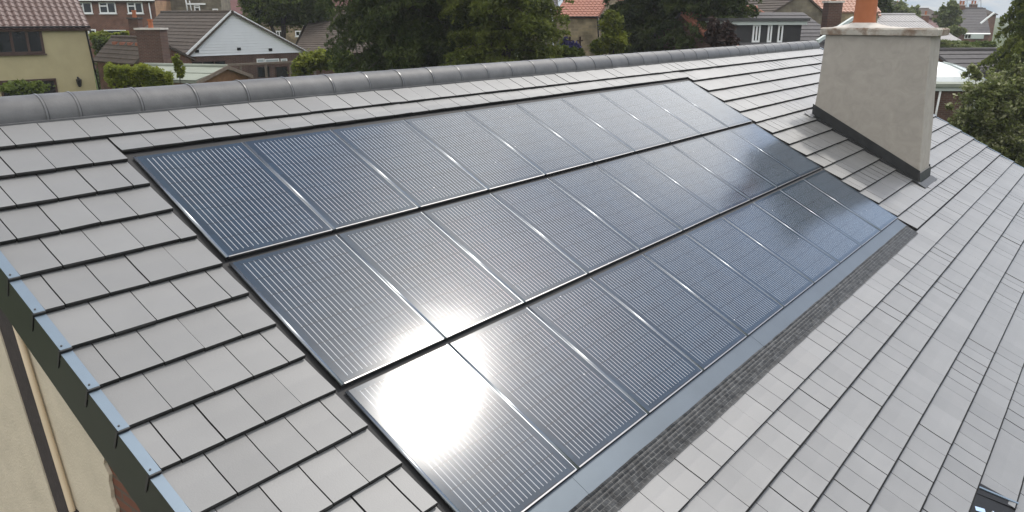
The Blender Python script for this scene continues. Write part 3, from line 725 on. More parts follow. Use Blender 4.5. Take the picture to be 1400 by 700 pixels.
# 2 two-storey brick house with white windows
h = Bld('brick_house', 'red brick two-storey house with white framed windows behind the yellow house', (60, 66), (211, 66), 1, 9)
h.walls(M['brick_red'], 'par', rise=3, side_m=M['brick_sunlit']); h.roof(M['rtile_dark'], 'flat', lift=.15); h.gutter(M['white'], .09, ov=.15)
for a, b in ((103, 125), (137, 157.5), (175.5, 194.5)): h.win(a, 3, b, 18.5, M['white'], 2, bars=1, fw=.09)
h.win(144, 41, 172, 54, M['white'], 1, fw=.07); h.win(182, 40, 190, 53, M['white'], 1, bars=1, fw=.09, name='door_window'); h.win(122, 40, 131, 52, M['white'], 1, fw=.1)
h.pipe([(203.5, 2), (210, 40)], M['white'], .05)

# 3 stone house with attached lower wing (left of the white gable)
h = Bld('stone_house', 'brown stone house with white downpipes above the white gable ridge', (227, 69), (300, 70), -14, 8)
h.walls(M['stone2'], 'par', rise=2.5); h.roof(M['rtile_red'], 'flat')
h.win(224.5, 0.5, 231, 17.5, M['white'], 1, bars=1, fw=.1, sill=False)
h.win(266, 7, 273, 16.5, M['white'], 1, bars=1, fw=.09); h.pipe([(253, -6), (257.5, 21)], M['white'], .06); h.pipe([(259, 1), (263, 19)], M['white'], .05)
x0, z0_ = h.local(256, 6); x1, z1_ = h.local(281, 5.5); h.box('gutter', M['white'], x0, x1, -.14, -.002, z0_-.04, z0_+.10)
h.win(291, 12, 298, 18.5, M['white'], 1, fw=.1, sill=False)

# 4 red roofed house far behind
h = Bld('red_roofed_house', 'house with dark red tiled roof showing between the brown stone house and the tree', (293, 92), (350, 92), 19, 9)
h.walls(M['stone2'], 'par', rise=2.2); h.roof(M['rtile_red'], 'flat')
stack(h.t, h.P(3.0, 4.5, h.z+1.8), 1.2, .7, 1.1, M['white'], 2)

# 5 stone cottage behind the broadleaf tree
h = Bld('stone_cottage', 'stone cottage with red roof half hidden behind the broadleaf tree', (330, 77), (490, 77), 6, 8)
h.walls(M['stone'], 'par', rise=3.6); h.roof(M['rtile_red'], 'flat')
h.win(416, 32, 421, 47, M['white'], 1, fw=.12); h.win(404, 42, 416, 50, M['white'], 2, fw=.1); h.win(378, 42, 386, 52, M['white'], 2, fw=.1)

# 6 brick outbuilding with big chimney
h = Bld('brick_bungalow', 'small brick building with dark tiled roof, red ridge pieces and an arched opening', (187, 46), (262, 48.5), 83, 5.5)
h.walls(M['brick_red'], 'gable', rise=at(210, 54, 47).z-h.z, apex=.35)
h.roof(M['rtile_dark'], 'flat', ov=.25, ovg=.15, gauge=.35, lift=.06)
x, z = h.local(205, 88); ar = MB()
vs = [h.P(x-.55, -.012, z-.9), h.P(x+.55, -.012, z-.9)]+[h.P(x+.55*math.cos(a), -.012, z+.3+.55*math.sin(a)) for a in np.linspace(0, math.pi, 12)]
ar.add(vs+[v+h.n*.01 for v in vs], [tuple(range(14)), tuple(reversed(range(14, 28)))]); ar.build('arched_opening', M['black'], h.t)
for i in range(4):
    rd = MB(); a = h.ridge[0].lerp(h.ridge[1], .2+.18*i)+Vector((0, 0, -.02))-h.e*.35-Vector((0, 0, .32)); rd.bar(a, a-h.n*.5-h.e*.0, .22, .16); rd.build('ridge_piece', M['pantile_red'], h.ro)
bp0 = at(214, 95, 43); 
stack(h.t, (bp0.x, bp0.y, gz(bp0.x, bp0.y)-.3), 1.28, .9, at(214, 38, 43).z-gz(bp0.x, bp0.y)+.2, M['brick_dark'], 1)
bp1 = at(189, 60, 52)
stack(h.t, (bp1.x, bp1.y, bp1.z-.5), .62, .6, at(189, 26, 52).z-bp1.z+.5, M['brick_dark'], 1, cap=M['slate_edge'])

# 7 bungalow with white boarded gable
h = Bld('gabled_bungalow', 'brick bungalow with broad pale blue white boarded gable and dark brown tiled roof', (255, 50), (417, 56.5), 78, 9.5)
zA = at(321, 18, 52.3).z
h.walls(M['brick_dark'], 'gable', rise=zA-h.z, apex=.385); h.roof(M['rtile_dark'], 'flat', ov=.35, ovg=.22, gauge=.33, lift=.08)
nb = 15; ap_ = h.L*.385; cl = MB()
for i in range(nb):
    f0, f1 = i/nb, (i+1)/nb; z0_, z1_ = h.z+.02+h.rise*f0, h.z+.02+h.rise*f1
    def xl(f): return ap_*f-.2*(1-f), h.L-(h.L-ap_)*f+.2*(1-f)
    (a0, b0), (a1, b1) = xl(f0), xl(min(f1, .995))
    cl.hexa([h.P(a0, -.065, z0_), h.P(b0, -.065, z0_), h.P(b0, -.003, z0_), h.P(a0, -.003, z0_), h.P(a1, -.028, z1_), h.P(b1, -.028, z1_), h.P(b1, -.003, z1_), h.P(a1, -.003, z1_)])
cl.build('gable_boarding', M['white2'], h.t)
bg = MB(); tp = h.P(ap_, -.10, h.z+h.rise+.14)
for xx, zz_ in ((-.42, h.z-.12), (h.L+.42, h.z-.12)):
    b0 = h.P(xx, -.10, zz_); d = (tp-b0); up = Vector((0, 0, 1)); up = (up-d.normalized()*up.dot(d.normalized())).normalized()
    bg = MB(); bg.obox(b0-up*.16, d, up*.22, h.n*.04); bg.build('bargeboard', M['white'], h.t)
for px, py in ((268.5, 70), (326, 67), (369, 68)):
    x, z = h.local(px, py); h.box('gable_vent', M['black'], x-.13, x+.13, -.085, -.05, z-.09, z+.09)
h.win(261, 82, 308, 92, M['brownwin'], 3, fw=.07, sill=False)
for a, b in ((351, 361), (362.5, 381), (384, 392)): h.win(a, 80, b, 86.5, M['white'], 1, fw=.06, sill=False, glass=M['roof_glass'])
for a, b in ((352, 368), (377, 393)): h.win(a, 90, b, 107, M['brownwin'], 1, fw=.05, name='doorway', sill=False)
x, z = h.local(401, 89); h.box('meter_box', M['white'], x-.1, x+.1, -.1, -.002, z-.16, z+.16)
h.pipe([(416, 77), (416.5, 84)], M['white'], .04)

# 8 dark roofed bungalow
h = Bld('dark_roofed_bungalow', 'bungalow with wide dark brown tiled roof beside the tall conifers', (404, 57), (520, 57), 72, 13)
h.walls(M['brick_dark'], 'par', rise=2.7); h.roof(M['rtile_dark'], 'flat', gauge=.36, lift=.08); h.gutter(M['brownwin'], .06)
h.win(436, 76, 452, 90, M['white'], 2)

# 9 felt roofed shed with gable
h = Bld('garden_shed', 'low shed with grey green felt roof and orange brown boarded gable', (269, 33.5), (340, 37), 111, 4.2, cat='shed')
h.walls(M['orange_wood'], 'gable', rise=at(309, 93, 35.6).z-h.z, apex=.55); h.roof(M['felt'], 'flat', gauge=1.5, ov=.18, ovg=.1, lift=.06)
bg = MB(); tp = h.P(h.L*.55, -.12, h.z+h.rise+.07)
for xx in (-.18, h.L+.18):
    b0 = h.P(xx, -.12, h.z-.06); d = tp-b0; bg = MB(); bg.obox(b0-Vector((0, 0, .1)), d, (0, 0, .16), h.n*.03); bg.build('bargeboard', M['timber'], h.t)
# trellis fence in front of the bungalow
f0, f1 = at(256, 92, 44), at(432, 83, 47); g0 = gz(f0.x, f0.y)
fe = thing('timber_fence', (f0.x, f0.y, g0), 'weathered timber fence with a flat top rail in front of the white gable', 'fence')
b = MB(); b.bar(f0, f1, .14, .12); b.build('top_rail', M['timber'], fe)
b = MB(); dz = Vector((0, 0, -1.1)); b.bar(f0+dz, f1+dz, .1, .1); b.build('lower_rail', M['timber'], fe)
for i in range(6):
    p = f0.lerp(f1, (i+.02)/5.1); b = MB(); b.bar((p.x, p.y, gz(p.x, p.y)-.2), (p.x, p.y, p.z-.06), .1); b.build('post', M['timber'], fe)

# 10 stone barn with red pantiles
h = Bld('stone_barn', 'honey stone house end with red pantile roof beside the blue flowering shrub', (757.5, 51.2), (817, 49.8), 23, 5.2)
h.walls(M['stone'], 'par', rise=1.55); h.roof(M['pantile_red'], 'pantile', ov=.12, ovg=.06, gauge=.3, pitch=.27, amp=.03, lift=.08)
h.gutter(M['black'], .05, ov=.1); h.pipe([(817.5, 25), (819, 60)], M['black'], .045)
h = Bld('red_roofed_cottage', 'cottage with bright red pantile roof rising behind the honey stone gable', (836, 66), (872, 65), 20, 6)
h.walls(M['stone'], 'par', rise=2.6); h.roof(M['pantile_red'], 'pantile', ov=.2, gauge=.3, pitch=.3, amp=.03)
h = Bld('slate_roofed_house', 'small grey stone house with slate roof left of the red pantiled barn', (738, 64), (764, 64), 27, 6)
h.walls(M['stone2'], 'par', rise=1.5); h.roof(M['rtile_slate'], 'flat', ovg=.05)
h = Bld('terrace_house', 'house with orange pantile roof glimpsed above the conifers by the white pole', (715, 78), (752, 78), 16, 7)
h.walls(M['stone'], 'par', rise=3.2); h.roof(M['pantile_red'], 'pantile', gauge=.3, pitch=.3)
p0, p1, p2 = at(744.5, 12, 47), at(749, -6, 47), at(755.5, 36, 47); gp = gz(p2.x, p2.y)
t = thing('white_pole', (p2.x, p2.y, gp), 'slim white leaning pole with a side strut above the conifers', 'pole')
b = MB(); b.tube([(p2.x+.1, p2.y, gp-.2), p2, p1], .07, 8); b.build('shaft', M['white'], t); b = MB(); b.tube([p0, p1], .05, 8); b.build('strut', M['white'], t)

# 11 house with black dormer
h = Bld('dormer_house', 'house with black clad flat roofed dormer and three narrow white windows', (1003, 36), (1175, 38.5), 84, 9)
h.walls(M['brick_dark'], 'par', rise=2.05); 
b = MB(); k = h.rise/(h.d/2)
def hp(x, y, dz=.1): return h.P(x, y, h.z+k*y+dz)
xs0 = h.local(1020, 56)[0]
e = hp(-.1, -.3); slab_roof(b, e, h.e*(xs0+.6), hp(-.1, h.d/2)-e, 'pantile', .30, .03, .26); b.build('red_roof', M['pantile_red'], h.t)
b = MB(); e = hp(xs0+.62, -.3); slab_roof(b, e, h.e*(h.L-xs0-.5), hp(xs0+.62, h.d/2)-e, 'flat', .42)
e = h.P(-.1, h.d+.3, h.z-k*.3+.1); slab_roof(b, e, h.e*(h.L+.2), hp(-.1, h.d/2)-e, 'flat', .42); b.build('roof', M['rtile_slate'], h.t)
# dormer box
D0 = h.d*.16
pz = at(1060, 24.5, 36.5).z
xa = h.local(1021, 40)[0]*1.02; xb = h.local(1122, 40)[0]*1.02
zb = h.z+k*D0-.2
dm = MB(); dm.obox(h.P(xa, D0, zb), h.e*(xb-xa), -h.n*(h.d*.5-D0), (0, 0, pz-.32-zb)); dorm = dm.build('dormer', M['dark_clad'], h.t)
c = MB(); c.obox(h.P(xa-.15, D0-.2, pz-.319), h.e*(xb-xa+.3), -h.n*(h.d*.5-D0+.3), (0, 0, .17)); c.build('fascia', M['facia'], dorm)
c = MB(); c.obox(h.P(xa-.22, D0-.3, pz-.148), h.e*(xb-xa+.44), -h.n*(h.d*.5-D0+.4), (0, 0, .14)); c.build('flat_roof', M['slate_edge'], dorm)
a_save, h.a = h.a, h.a-h.n*D0
for a, b2, pn in ((1027, 1039.5, 2), (1047.5, 1055.5, 1), (1061.5, 1070.5, 1)): h.win(a, 33.5, b2, 58, M['white'], pn, fw=.085, sill=False).parent = dorm
h.a = a_save
b = MB(); q = at(1136, 30, 39.2); stack(h.t, (q.x, q.y, q.z-.8), .66, .7, at(1136, 4, 39.2).z-q.z+.8, M['brick_dark'], 1)
b = MB(); w0, w1 = at(1117, 57, 35.6), at(1128, 48, 36.4); w2, w3 = at(1150, 37, 37), at(1166, 25, 38); b.bar(w0, w3, .12, .16); b.build('verge_board', M['facia'], h.t)

h = Bld('stone_gable_house', 'stone house whose brown gable rises over the black dormer', (1043, 47), (1135, 48.5), 25, 7)
h.walls(M['stone2'], 'gable', rise=at(1093, -9, 48).z-h.z, apex=.55); h.roof(M['rtile_dark'], 'flat', ov=.12, ovg=.08, lift=.04)
h = Bld('pantiled_house', 'house with pale salmon red pantile roof right of the stone gable', (1098, 56), (1201, 57), 16, 7)
h.walls(M['stone'], 'par', rise=2.6); h.roof(M['pantile_pink'], 'pantile', ov=.15, gauge=.3, pitch=.3, amp=.025)
h = Bld('low_outhouse', 'low outhouse with orange pantile roof and dark ridge left of the stone gable', (1023, 43), (1052, 43.5), 24, 2.4, cat='outhouse')
h.walls(M['stone'], 'par', rise=.42); h.roof(M['pantile_red'], 'pantile', ov=.1, ovg=.05, gauge=.3, pitch=.22, amp=.025)
h = Bld('pale_roofed_house', 'house with light grey roof and cream wall far behind the stone gable', (1047, 74), (1084, 74), 10, 6)
h.walls(M['mortar'], 'par', rise=2.3); h.roof(M['rtile_grey'], 'flat', ovg=.02)
stack(h.t, h.P(-.4, -.9, h.z-1.2), .7, .6, 1.6, M['stone2'], 1)
h = Bld('cream_house', 'cream house behind the trees left of the light grey roof', (1012, 82), (1044, 82), -5, 6)
h.walls(M['mortar'], 'par', rise=2); h.roof(M['rtile_slate'], 'flat')

# 12 right-hand distance
h = Bld('small_stone_house', 'small stone house with pink roof tucked behind the chimney pot', (1170, 62), (1202, 62), 21.5, 4)
h.walls(M['stone2'], 'par', rise=.75); h.roof(M['pantile_pink'], 'flat', ov=.15, ovg=.1)
h = Bld('long_shed', 'long low building with pale grey corrugated roof and a white rooflight', (1201, 60), (1278, 61), 41, 5, cat='outbuilding')
h.walls(M['stone2'], 'par', rise=1.0); h.roof(M['rtile_grey'], 'pantile', ov=.1, ovg=.05, gauge=3, pitch=.28, amp=.02)
x, z = h.local(1205, 33); b = MB(); kk = h.rise/(h.d/2)
b.hexa([h.P(xx, yy, h.z+kk*yy+.15+dz) for dz in (0, .05) for xx, yy in ((x-.2, .9), (x+.35, .9), (x+.35, 1.5), (x-.2, 1.5))]); b.build('rooflight', M['white'], h.ro)
h = Bld('corrugated_shed', 'little shed with pale corrugated roof above the clipped hedges', (1279, 68), (1312.5, 69), 57, 4, cat='shed')
h.walls(M['timber'], 'par', rise=.85); h.roof(M['rtile_grey'], 'pantile', ov=.1, ovg=.05, gauge=3, pitch=.28, amp=.02)
h = Bld('distant_house', 'distant house with brown roof line on the skyline right of the pale tree', (1246, 135), (1292, 137), 24, 8)
h.walls(M['brick_red'], 'par', rise=1.4); h.roof(M['rtile_dark'], 'flat'); stack(h.t, h.P(.6, 4, h.z+1.2), .8, .7, 1.0, M['brick_red'], 2)
h = Bld('pink_roofed_bungalow', 'bungalow with dusky pink roof and brick chimney below the feathery tree', (1278, 100), (1303, 101), 42, 7)
h.walls(M['brick_red'], 'par', rise=1.0); h.roof(M['rtile_red'], 'flat'); stack(h.t, h.P(1.3, 3, h.z+.6), .7, .6, 1.2, M['brick_red'], 1)
h = Bld('brick_semi', 'red brick house with big slate grey roof and white bay under the pylon', (1316, 100), (1352, 99), 46, 11)
h.walls(M['brick_red'], 'par', rise=2.9); h.roof(M['rtile_slate'], 'flat', ov=.3, gauge=.4); h.gutter(M['white'], .10)
x, z = h.local(1335, 50); h.box('bay_window', M['facia'], x-.7, x+.7, -.5, -.002, z-.25, z+.3)
h.win(1318, 47, 1328, 53, M['white'], 2, sill=False)
stack(h.t, h.P(.2, 5.5, h.z+2.4), .7, .6, 1.0, M['brick_red'], 2)
b = MB(); w0 = h.P(h.L-.9, 1.2, h.z+1.2); w1 = h.P(h.L+.6, 2.4, h.z+2.5); b.bar(w0, w1, .12, .2); b.build('bargeboard', M['white'], h.t)
h = Bld('slate_roofed_semi', 'far house with wide purple brown roof right behind the slate grey one', (1313, 122), (1362, 122), 20, 8)
h.walls(M['brick_red'], 'par', rise=.9); h.roof(M['rtile_dark'], 'flat'); stack(h.t, h.P(3.4, 3, h.z+.6), .9, .7, .9, M['brick_dark'], 2)

h = Bld('dark_roofed_shed', 'shed with dark flat tiled roof sloping behind the white glazed dome', (1262, 37), (1324, 34), 100, 5, cat='shed')
h.walls(M['brick_dark'], 'gable', rise=at(1277, 71, 37).z-h.z, apex=.22); h.roof(M['rtile_slate'], 'flat', ov=.2, ovg=.15, gauge=.45)
h = Bld('brick_extension', 'flat roofed brick extension with white window and white downpipe beyond the chimney', (1262, 31), (1362, 31), 119, 4.5, cat='building')
h.walls(M['brick_dark'], 'par', rise=0)
h.box('fascia', M['facia'], -.1, h.L+.1, -.14, h.d+.1, h.z-.14, h.z+.02); h.box('flat_roof', M['felt'], -.18, h.L+.18, -.24, h.d+.2, h.z+.022, h.z+.14)
h.pipe([(1284.5, 123), (1277.5, 158), (1276, 170)], M['white'], .04)
h.win(1313, 130, 1346, 170, M['white'], 2, bars=2, fw=.08)
# glazed dome rooflight
q = at(1278, 113, 33.3); t = thing('roof_lantern', (q.x, q.y, h.z+.14), 'white glazed roof lantern on the flat roof beside the chimney', 'roof lantern')
c = MB(); zt2 = at(1278, 85, 33.3).z; base = Vector((q.x, q.y, h.z+.142)); e_, n2_ = h.e, -h.n
rgs = []
for f_, zz_ in ((1.0, 0), (.86, .22), (.62, .50), (.34, .74), (.12, .86), (.0, .88)):
    rgs.append([base+e_*(2.0*f_*math.cos(a))+n2_*(1.55*f_*math.sin(a))+Vector((0, 0, zz_*(zt2-h.z-.14)/.88)) for a in np.linspace(0, 2*math.pi, 25)[:-1]])
vs = [p for r in rgs for p in r]; c.add(vs, [(i*24+j, i*24+(j+1) % 24, (i+1)*24+(j+1) % 24, (i+1)*24+j) for i in range(5) for j in range(24)]); c.build('glazing', M['roof_glass'], t)
c = MB()
for j in range(0, 24, 4):
    c.tube([rgs[i][j]+Vector((0, 0, .02)) for i in range(5)], .025, 6)
c.build('glazing_bars', M['facia'], t)
h = Bld('tiled_outhouse', 'little outhouse with striped brown tiled roof under the large conifer', (1352, 44), (1395, 43), 97, 4, cat='outhouse')
h.walls(M['orange_wood'], 'par', rise=1.0); h.roof(M['rtile_dark'], 'flat', ov=.2, gauge=.4)

# pylon and pole
def pylon():
    p = at(1324, 17, 420); g = 0; H = 46; t = thing('power_pylon', (p.x, p.y, g), 'lattice steel electricity pylon standing over the far roofs', 'pylon'); b = MB()
    r = R_; def_w = lambda f: 8.5*(1-f)**1.2+1.6
    d2 = Vector((-r.y, r.x, 0)); c0 = Vector((p.x, p.y, g)); prev = None
    for i in range(10):
        f = i/9; w = def_w(f)/2; q = [c0+r*sx*w+d2*sy*w+Vector((0, 0, H*f)) for sx, sy in ((-1, -1), (1, -1), (1, 1), (-1, 1))]
        if prev:
            for k in range(4):
                b.bar(prev[k], q[k], .28); b.bar(prev[k], q[(k+1) % 4], .14); b.bar(q[k], q[(k+1) % 4], .14)
        prev = q
    b.build('tower', M['steel'], t)
    for z in (28, 35, 42):
        a = MB(); a.bar(c0+r*-7+Vector((0, 0, z)), c0+r*7+Vector((0, 0, z)), .4, .5); a.bar(c0+r*-7+Vector((0, 0, z)), c0+Vector((0, 0, z+2)), .2); a.bar(c0+r*7+Vector((0, 0, z)), c0+Vector((0, 0, z+2)), .2); a.build('cross_arm', M['steel'], t)
pylon()
p = at(1219, 16, 95); g = gz(p.x, p.y); t = thing('telegraph_pole', (p.x, p.y, g), 'thin utility pole with slanting arms above the pale tree', 'pole')
tp = at(1218.5, -4, 95); b = MB(); b.tube([(p.x, p.y, g-.2), (tp.x, tp.y, tp.z)], .09, 8); b.build('shaft', M['pole'], t)
for a, c in (((1212, 8), (1218, 4)), ((1218, 3), (1226, 5))):
    b = MB(); b.bar(at(*a, 95), at(*c, 95), .12); b.build('arm', M['pole'], t)
for i, px in enumerate((778.5, 792.5)):
    p = at(px, 62, 43.5); g = gz(p.x, p.y); t = thing('garden_cross', (p.x, p.y, g), ['dark wooden cross nearer the blue flowers before the stone wall', 'dark wooden cross nearer the downpipe before the stone wall'][i], 'cross', 'wooden crosses before the stone wall')
    tp = at(px, 50, 43.5); b = MB(); b.bar((p.x, p.y, g-.2), (p.x, p.y, tp.z), .09); b.build('upright', M['brownwin'], t)
    mz = at(px, 55.5, 43.5).z; b = MB(); b.bar(Vector((p.x, p.y, mz))-R_*.17-Vector((0, 0, 0)), Vector((p.x, p.y, mz))+R_*.17, .07); b.build('cross_bar', M['brownwin'], t)

# ------------------------------------------------------------------ vegetation
def leaf_mesh(name, centers, size, mats, parent, up=.35, aspect=1.6, droop=None, mi=None):
    n = len(centers); C_ = np.asarray(centers, float)
    nr = RNG.normal(size=(n, 3)); nr[:, 2] = np.abs(nr[:, 2])+up; nr /= np.linalg.norm(nr, axis=1, keepdims=True)
    t = RNG.normal(size=(n, 3))
    if droop is not None: t = t*.5+np.array([0, 0, -droop])
    t -= nr*(t*nr).sum(1, keepdims=True); t /= np.linalg.norm(t, axis=1, keepdims=True)
    b = np.cross(nr, t); sz = size*RNG.uniform(.6, 1.4, (n, 1))
    a = t*sz*aspect*.5; b = b*sz*.5
    P = np.stack([C_-a, C_+b*.9-a*.1+nr*sz*.08, C_+a, C_-b*.9-a*.1+nr*sz*.08], 1).reshape(-1, 3)
    off = np.array(root_of(parent).location); P = P-off
    me = bpy.data.meshes.new(name); me.vertices.add(4*n); me.vertices.foreach_set('co', P.ravel())
    me.loops.add(4*n); me.loops.foreach_set('vertex_index', np.arange(4*n, dtype=np.int32))
    me.polygons.add(n); me.polygons.foreach_set('loop_start', np.arange(0, 4*n, 4, dtype=np.int32)); me.polygons.foreach_set('loop_total', np.full(n, 4, dtype=np.int32))
    for m in (mats if isinstance(mats, list) else [mats]): me.materials.append(m)
    if mi is not None: me.polygons.foreach_set('material_index', np.asarray(mi, np.int32))
    me.update(calc_edges=True); me.validate()
    o = bpy.data.objects.new(name, me); COL.objects.link(o); o.parent = parent; return o

def blob_points(c, r, n, clumps, spread=.34, hollow=.45):
    """points in uneven clumps through an ellipsoid"""
    c, r = np.array(c), np.array(r)
    d = RNG.normal(size=(clumps, 3)); d /= np.linalg.norm(d, axis=1, keepdims=True)
    rad = RNG.uniform(hollow, 1.0, (clumps, 1))**.7
    cc = d*rad*RNG.uniform(.82, 1.12, (clumps, 1))
    w = RNG.uniform(.4, 1.6, clumps); w /= w.sum(); k = RNG.choice(clumps, n, p=w)
    s = RNG.uniform(.5, 1.2, clumps)[k][:, None]*spread
    p = cc[k]+RNG.normal(size=(n, 3))*s*.55
    return c+p*r

def plant(name, label, cat, D, blobs, n, size, m, trunk=None, group=None, spread=.34, clumps=26, droop=None, dd=0, extra=None, up=.35, stems=1, hollow=.45, aspect=1.6):
    """blobs: (px,py,rx,ry[,dD]) read off the photograph, turned into metres at distance D"""
    px, py = blobs[0][0], max(b[1]+b[3] for b in blobs)
    base = at(px, py, D); g = gz(base.x, base.y)
    t = thing(name, (base.x, base.y, g), label, cat, group)
    area = sum(b[2]*b[3] for b in blobs); pts = []
    for b in blobs:
        d_ = D+(b[4] if len(b) > 4 else 0); c = at(b[0], b[1], d_); rx, rz = b[2]*mpp(d_), b[3]*mpp(d_); ry = min(max(rx, rz*.6), 3.0)
        loc = blob_points((0, 0, 0), (rx, ry, rz), int(n*b[2]*b[3]/area)+20, clumps, spread, hollow)
        q = np.array(c)[None]+loc[:, :1]*np.array(R_)[None]+loc[:, 1:2]*np.array(FH)[None]+loc[:, 2:]*np.array([[0, 0, 1]])
        q = q[q[:, 2] > g+.05]; pts.append(q)
    P = np.concatenate(pts); mi = None; mats = m
    if extra:
        mats = [m, extra[0]]; zmin, zmax = P[:, 2].min(), P[:, 2].max()
        nz = np.sin(P[:, 0]*5.1+P[:, 1]*3.7)*np.sin(P[:, 1]*4.3+P[:, 2]*5.9)
        mi = ((RNG.random(len(P)) < extra[1]*1.6*(nz > -.1))).astype(int)
    leaf_mesh('crown', P, size, mats, t, up, aspect, droop, mi)
    b = MB(); tops = [at(bb[0], bb[1], D+(bb[4] if len(bb) > 4 else 0)) for bb in blobs]
    tr = (trunk or .12)
    for i in range(stems):
        ofs = Vector((random.gauss(0, tr*1.6), random.gauss(0, tr*1.6), 0))*(stems > 1)
        root = Vector((base.x, base.y, g-.2))+ofs
        for j, tp_ in enumerate(tops[:4]):
            if stems > 1 and j % stems != i and len(tops) > 1: continue
            m1 = root.lerp(tp_, .45)+Vector((random.gauss(0, .2), random.gauss(0, .2), 0))*tr*3
            m1.x = root.x*.6+m1.x*.4; m1.y = root.y*.6+m1.y*.4
            b.tube([root, m1, tp_], [tr, tr*.75, tr*.25], 7)
    b.build('trunk', M['bark'], t, smooth=True)
    return t

def conifer(name, label, px, D, rpx, top_m, m, leaf=.085, droop=.35, layer=.34, per=9, ppb=150, ztop_round=.35, lean=0, seed=0, stub=.0):
    rg_ = np.random.default_rng(seed); c = at(px, 60, D); g = gz(c.x, c.y); R0 = rpx*mpp(D)
    t = thing(name, (c.x, c.y, g), label, 'tree'); pts = []; b = MB()
    b.tube([(c.x, c.y, g-.2), (c.x, c.y, g+top_m*.6), (c.x, c.y, g+top_m*.98)], [.26, .16, .03], 8); b.build('trunk', M['bark'], t, smooth=True)
    lim = MB(); z = .5
    while z < top_m:
        f = z/top_m; prof = min(1.0, ((1-f)/ztop_round)**.75)*(1.0 if f > .12 else .8+f*1.6)
        for k in range(per):
            a = rg_.uniform(0, 2*math.pi); Lb = R0*prof*rg_.uniform(.55, 1.18)
            if Lb < .15: continue
            dx, dy = math.cos(a), math.sin(a); zz_ = z+rg_.uniform(-.2, .2); up = rg_.uniform(.05, .3); dr = droop*rg_.uniform(.6, 1.4)
            n = int(ppb*(.35+.65*Lb/R0)); q = rg_.uniform(.12, 1, n)**.7
            cx = q*Lb; cz = up*cx-dr*cx*cx/max(R0, 1)
            wd = .20*Lb*(1.05-q)+.05; lat = rg_.normal(0, 1, n)*wd; hang = -rg_.exponential(.10, n)*(1+droop)
            pts.append(np.stack([c.x+dx*cx-dy*lat, c.y+dy*cx+dx*lat, g+zz_+cz+hang], 1))
            if rg_.random() < .3: lim.tube([(c.x, c.y, g+zz_), (c.x+dx*Lb*.5, c.y+dy*Lb*.5, g+zz_+up*Lb*.5-dr*Lb*Lb*.25/max(R0, 1)), (c.x+dx*Lb*.9, c.y+dy*Lb*.9, g+zz_+up*Lb*.9-dr*Lb*Lb*.81/max(R0, 1))], [.045, .03, .01], 5)
        z += layer*(1-.35*f)
    P = np.concatenate(pts); P = P[P[:, 2] > g+.05]
    leaf_mesh('crown', P, leaf, m, t, .25, 2.4, droop*1.6)
    lim.build('limbs', M['bark'], t)
    return t

def hedge(name, label, p0, p1, D0, D1, pyt, depth, hgt, n, size, m, group=None):
    """box hedge between two photo columns; top edge at row pyt"""
    a, b = at(p0, pyt, D0), at(p1, pyt, D1); e = Vector((b.x-a.x, b.y-a.y, 0)); L = e.length; e.normalize(); nn = Vector((-e.y, e.x, 0))
    if nn.dot(FH) < 0: nn = -nn
    zt_ = (a.z+b.z)/2; g = min(gz(a.x, a.y), zt_-hgt)
    t = thing(name, (a.x, a.y, g), label, 'hedge', group)
    f = RNG.random((n, 3)); which = RNG.random(n)
    x = f[:, 0]*L; y = np.where(which < .45, f[:, 1]**2*.35*depth, f[:, 1]*depth); z = np.where(which < .45, f[:, 2]*(zt_-g), (zt_-g)*(1-f[:, 2]**2*.12))
    jit = RNG.normal(0, .05, (n, 3)); und = .10*np.sin(x*2.3)+.08*np.sin(x*5.1+1)+.05*np.sin(x*11.7)
    P = np.array(a)[None]*[1, 1, 0]+np.array(e)[None]*x[:, None]+np.array(nn)[None]*y[:, None]+np.array([[0, 0, 1]])*(g+z+und)[:, None]+jit
    leaf_mesh('foliage', P, size, m, t)
    c = MB(); c.obox((a.x+nn.x*.15+e.x*.1, a.y+nn.y*.15+e.y*.1, g), e*(L-.2), nn*(depth-.3), (0, 0, zt_-g-.18)); c.build('stems', M['bark'], t)
    return t

plant('broadleaf_tree', 'round crowned dark green broadleaf tree with several bare stems above the white gable', 'tree', 62, [(392, -14, 54, 38), (354, 2, 20, 22), (430, 4, 24, 24), (385, 20, 36, 13), (415, 24, 18, 10)], 26000, .17, M['leaf_mid'], trunk=.22, stems=3, clumps=40)
conifer('tall_conifer', 'tall dense black green conifer left of the other, filling the upper middle', 562, 37, 100, 19, M['leaf_dark'], .085, .5, per=14, ppb=330, ztop_round=.4, seed=3)
conifer('cypress_tree', 'spreading cypress with lighter green sprays right of the black green conifer', 692, 34, 76, 14, M['leaf_cyp'], .08, .3, per=13, ppb=300, ztop_round=.35, seed=5)
conifer('tall_conifer', 'dark conifer standing back between the black green conifer and the cypress', 630, 41, 78, 17, M['leaf_dark'], .09, .4, per=12, ppb=220, ztop_round=.4, seed=21)
conifer('dark_yew', 'dark green conifer mass right of the honey stone gable', 890, 44, 58, 16, M['leaf_dark'], .10, .4, per=13, ppb=280, ztop_round=.4, seed=8)
conifer('pine_tree', 'dark conifer with ragged overhanging branches left of the dormer', 960, 41, 62, 13, M['leaf_dark'], .10, .25, per=12, ppb=280, ztop_round=.3, seed=11)
plant('golden_shrub', 'sunlit yellow green shrub against the honey stone gable', 'shrub', 39, [(834, 36, 12, 16), (840, 54, 16, 14), (822, 64, 13, 9)], 9000, .11, M['leaf_bright'], trunk=.08, clumps=30, up=.6)
plant('purple_shrub', 'purple leaved shrub beside the dormer roof', 'shrub', 37, [(984, 46, 15, 18), (994, 57, 11, 9)], 5000, .15, M['leaf_purple'], trunk=.07, clumps=26)
